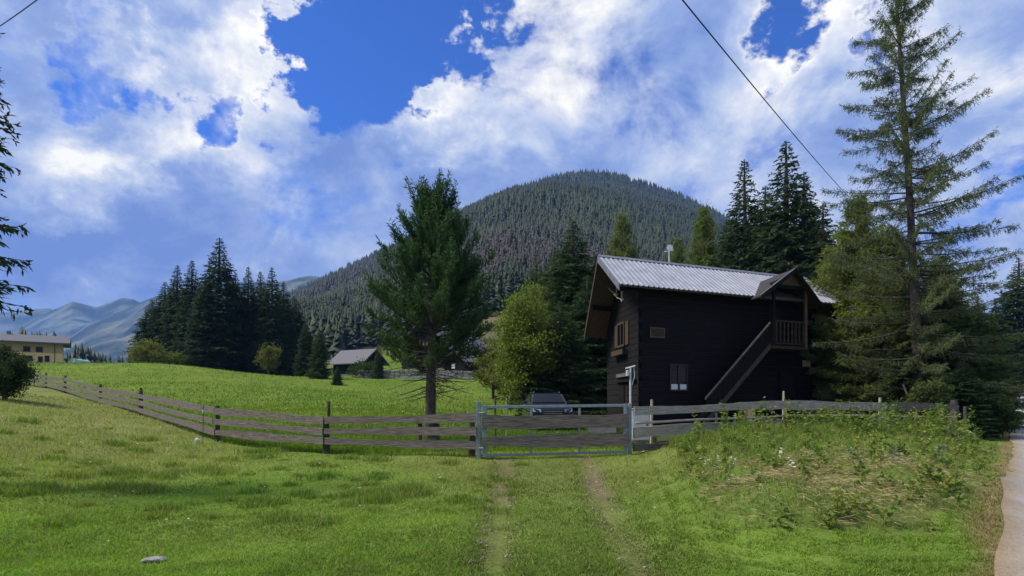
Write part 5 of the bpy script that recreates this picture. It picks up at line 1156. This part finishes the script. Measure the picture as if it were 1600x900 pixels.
    lv, lf = diamonds(o, dr, (.06 + .11 * (1 - t)) * (hh[i] / .5) ** .5, .04 + .03 * (1 - t), r, .45); kind = r.random(n)
    lc = np.where((kind < .05)[:, None], (.20, .23, .17), np.where((kind < .8)[:, None], (.125, .19, .032), (.24, .26, .055)))[i] * r.uniform(.7, 1.3, (len(i), 1))
    v, f = cat([sv, (lv, lf)]); col = np.concatenate([np.tile((.15, .14, .06), (len(sv[0]), 1)), np.repeat(lc, 4, 0)])
    link('weeds', np_mesh('weeds', v, f, col), MT['leaf'], kind='stuff')
mound_growth()
def flowers():
    r = np.random.default_rng(50); spots = [(1217, 746, 9.2), (1220, 742, 9.3), (1240, 771, 8.0), (1238, 769, 8.1), (1142, 792, 7.7), (1120, 741, 9.6), (1100, 743, 9.8), (1148, 758, 9.0)]
    V, Fc, C = [], [], []; o = 0
    for px, py, D in spots:
        c = P(px, py, D); c.z = max(c.z, G(c.x, c.y) + .16)
        for k in range(4):
            q = np.array(c) + r.normal(0, .035, 3); a = r.uniform(0, 6.28, 7); n = 7
            d = np.c_[np.cos(a), np.sin(a), r.uniform(-.1, .6, n)]; v, f = diamonds(np.tile(q, (n, 1)), d, np.full(n, .028), np.full(n, .02), r); V.append(v); Fc.append(f + o); o += len(v); C.append(np.tile((.78, .78, .74), (len(v), 1)))
        b = np.array([[c.x, c.y, G(c.x, c.y)]]); v, f = tube_np(b, np.array([[c.x, c.y, c.z]]), .005, .003, 3); V.append(v); Fc.append(f + o); o += len(v); C.append(np.tile((.08, .12, .03), (len(v), 1)))
    x = r.uniform(-14, 5, 130); y = r.uniform(6, 40, 130)                    # daisies in the grass
    for i in range(130):
        a = r.uniform(0, 6.28, 6); s = .012 + .0012 * y[i]; q = np.array([x[i], y[i], G(x[i], y[i]) + .09]); v, f = diamonds(np.tile(q, (6, 1)), np.c_[np.cos(a), np.sin(a), np.full(6, .5)], np.full(6, s), np.full(6, s * .7), r)
        V.append(v); Fc.append(f + o); o += len(v); C.append(np.tile((.74, .74, .70), (len(v), 1)))
    link('white_flowers', np_mesh('white_flowers', np.concatenate(V), np.concatenate(Fc), np.concatenate(C)), MT['leaf'], kind='stuff')
flowers()
def gravel():
    r = np.random.default_rng(60); n = 4200; y = 1 / r.uniform(1 / 14, 1 / 4.6, n); wh = r.random(n) < .5; x = np.where(wh, -.16, track_x(y)) + r.normal(0, .15, n)
    c, z = zones(x, y); k = r.random(n) < z['dirt'] * .7 + .02; x, y = x[k], y[k]; n = len(x); s = .006 + .018 * r.random(n) ** 4 + .0007 * y
    oct_ = np.array([(1, 0, 0), (0, 1, 0), (-1, 0, 0), (0, -1, 0), (0, 0, .7), (0, 0, -.7)]); fo = np.array([(0, 1, 4), (1, 2, 4), (2, 3, 4), (3, 0, 4), (1, 0, 5), (2, 1, 5), (3, 2, 5), (0, 3, 5)])
    v = np.c_[x, y, H(x, y) + s * .2][:, None] + oct_[None] * s[:, None, None] * r.uniform(.6, 1.3, (n, 6, 1)); f = (np.arange(n)[:, None, None] * 6 + fo).reshape(-1, 3)
    col = np.repeat(np.array((.15, .13, .11)) + r.random((n, 1)) ** 2 * np.array((.20, .19, .18)), 6, 0)
    link('gravel', np_mesh('gravel', v.reshape(-1, 3), f, col), groundmat('gravel_stones', .1, .1), kind='stuff')
gravel()

# ------------------------------------------------------------------ the air
def haze():
    o = MB().box((0, 4500, 290), (15000, 9800, 600)).build('haze', None, kind='stuff'); m = bpy.data.materials.new('haze'); m.use_nodes = True; nt = m.node_tree; nt.nodes.clear()
    v = nt.nodes.new('ShaderNodeVolumePrincipled'); v.inputs['Color'].default_value = (.20, .42, .98, 1); v.inputs['Density'].default_value = .00013; v.inputs['Anisotropy'].default_value = 0
    q = nt.nodes.new('ShaderNodeOutputMaterial'); nt.links.new(v.outputs[0], q.inputs['Volume']); o.data.materials.append(m); o.display_type = 'WIRE'
haze()
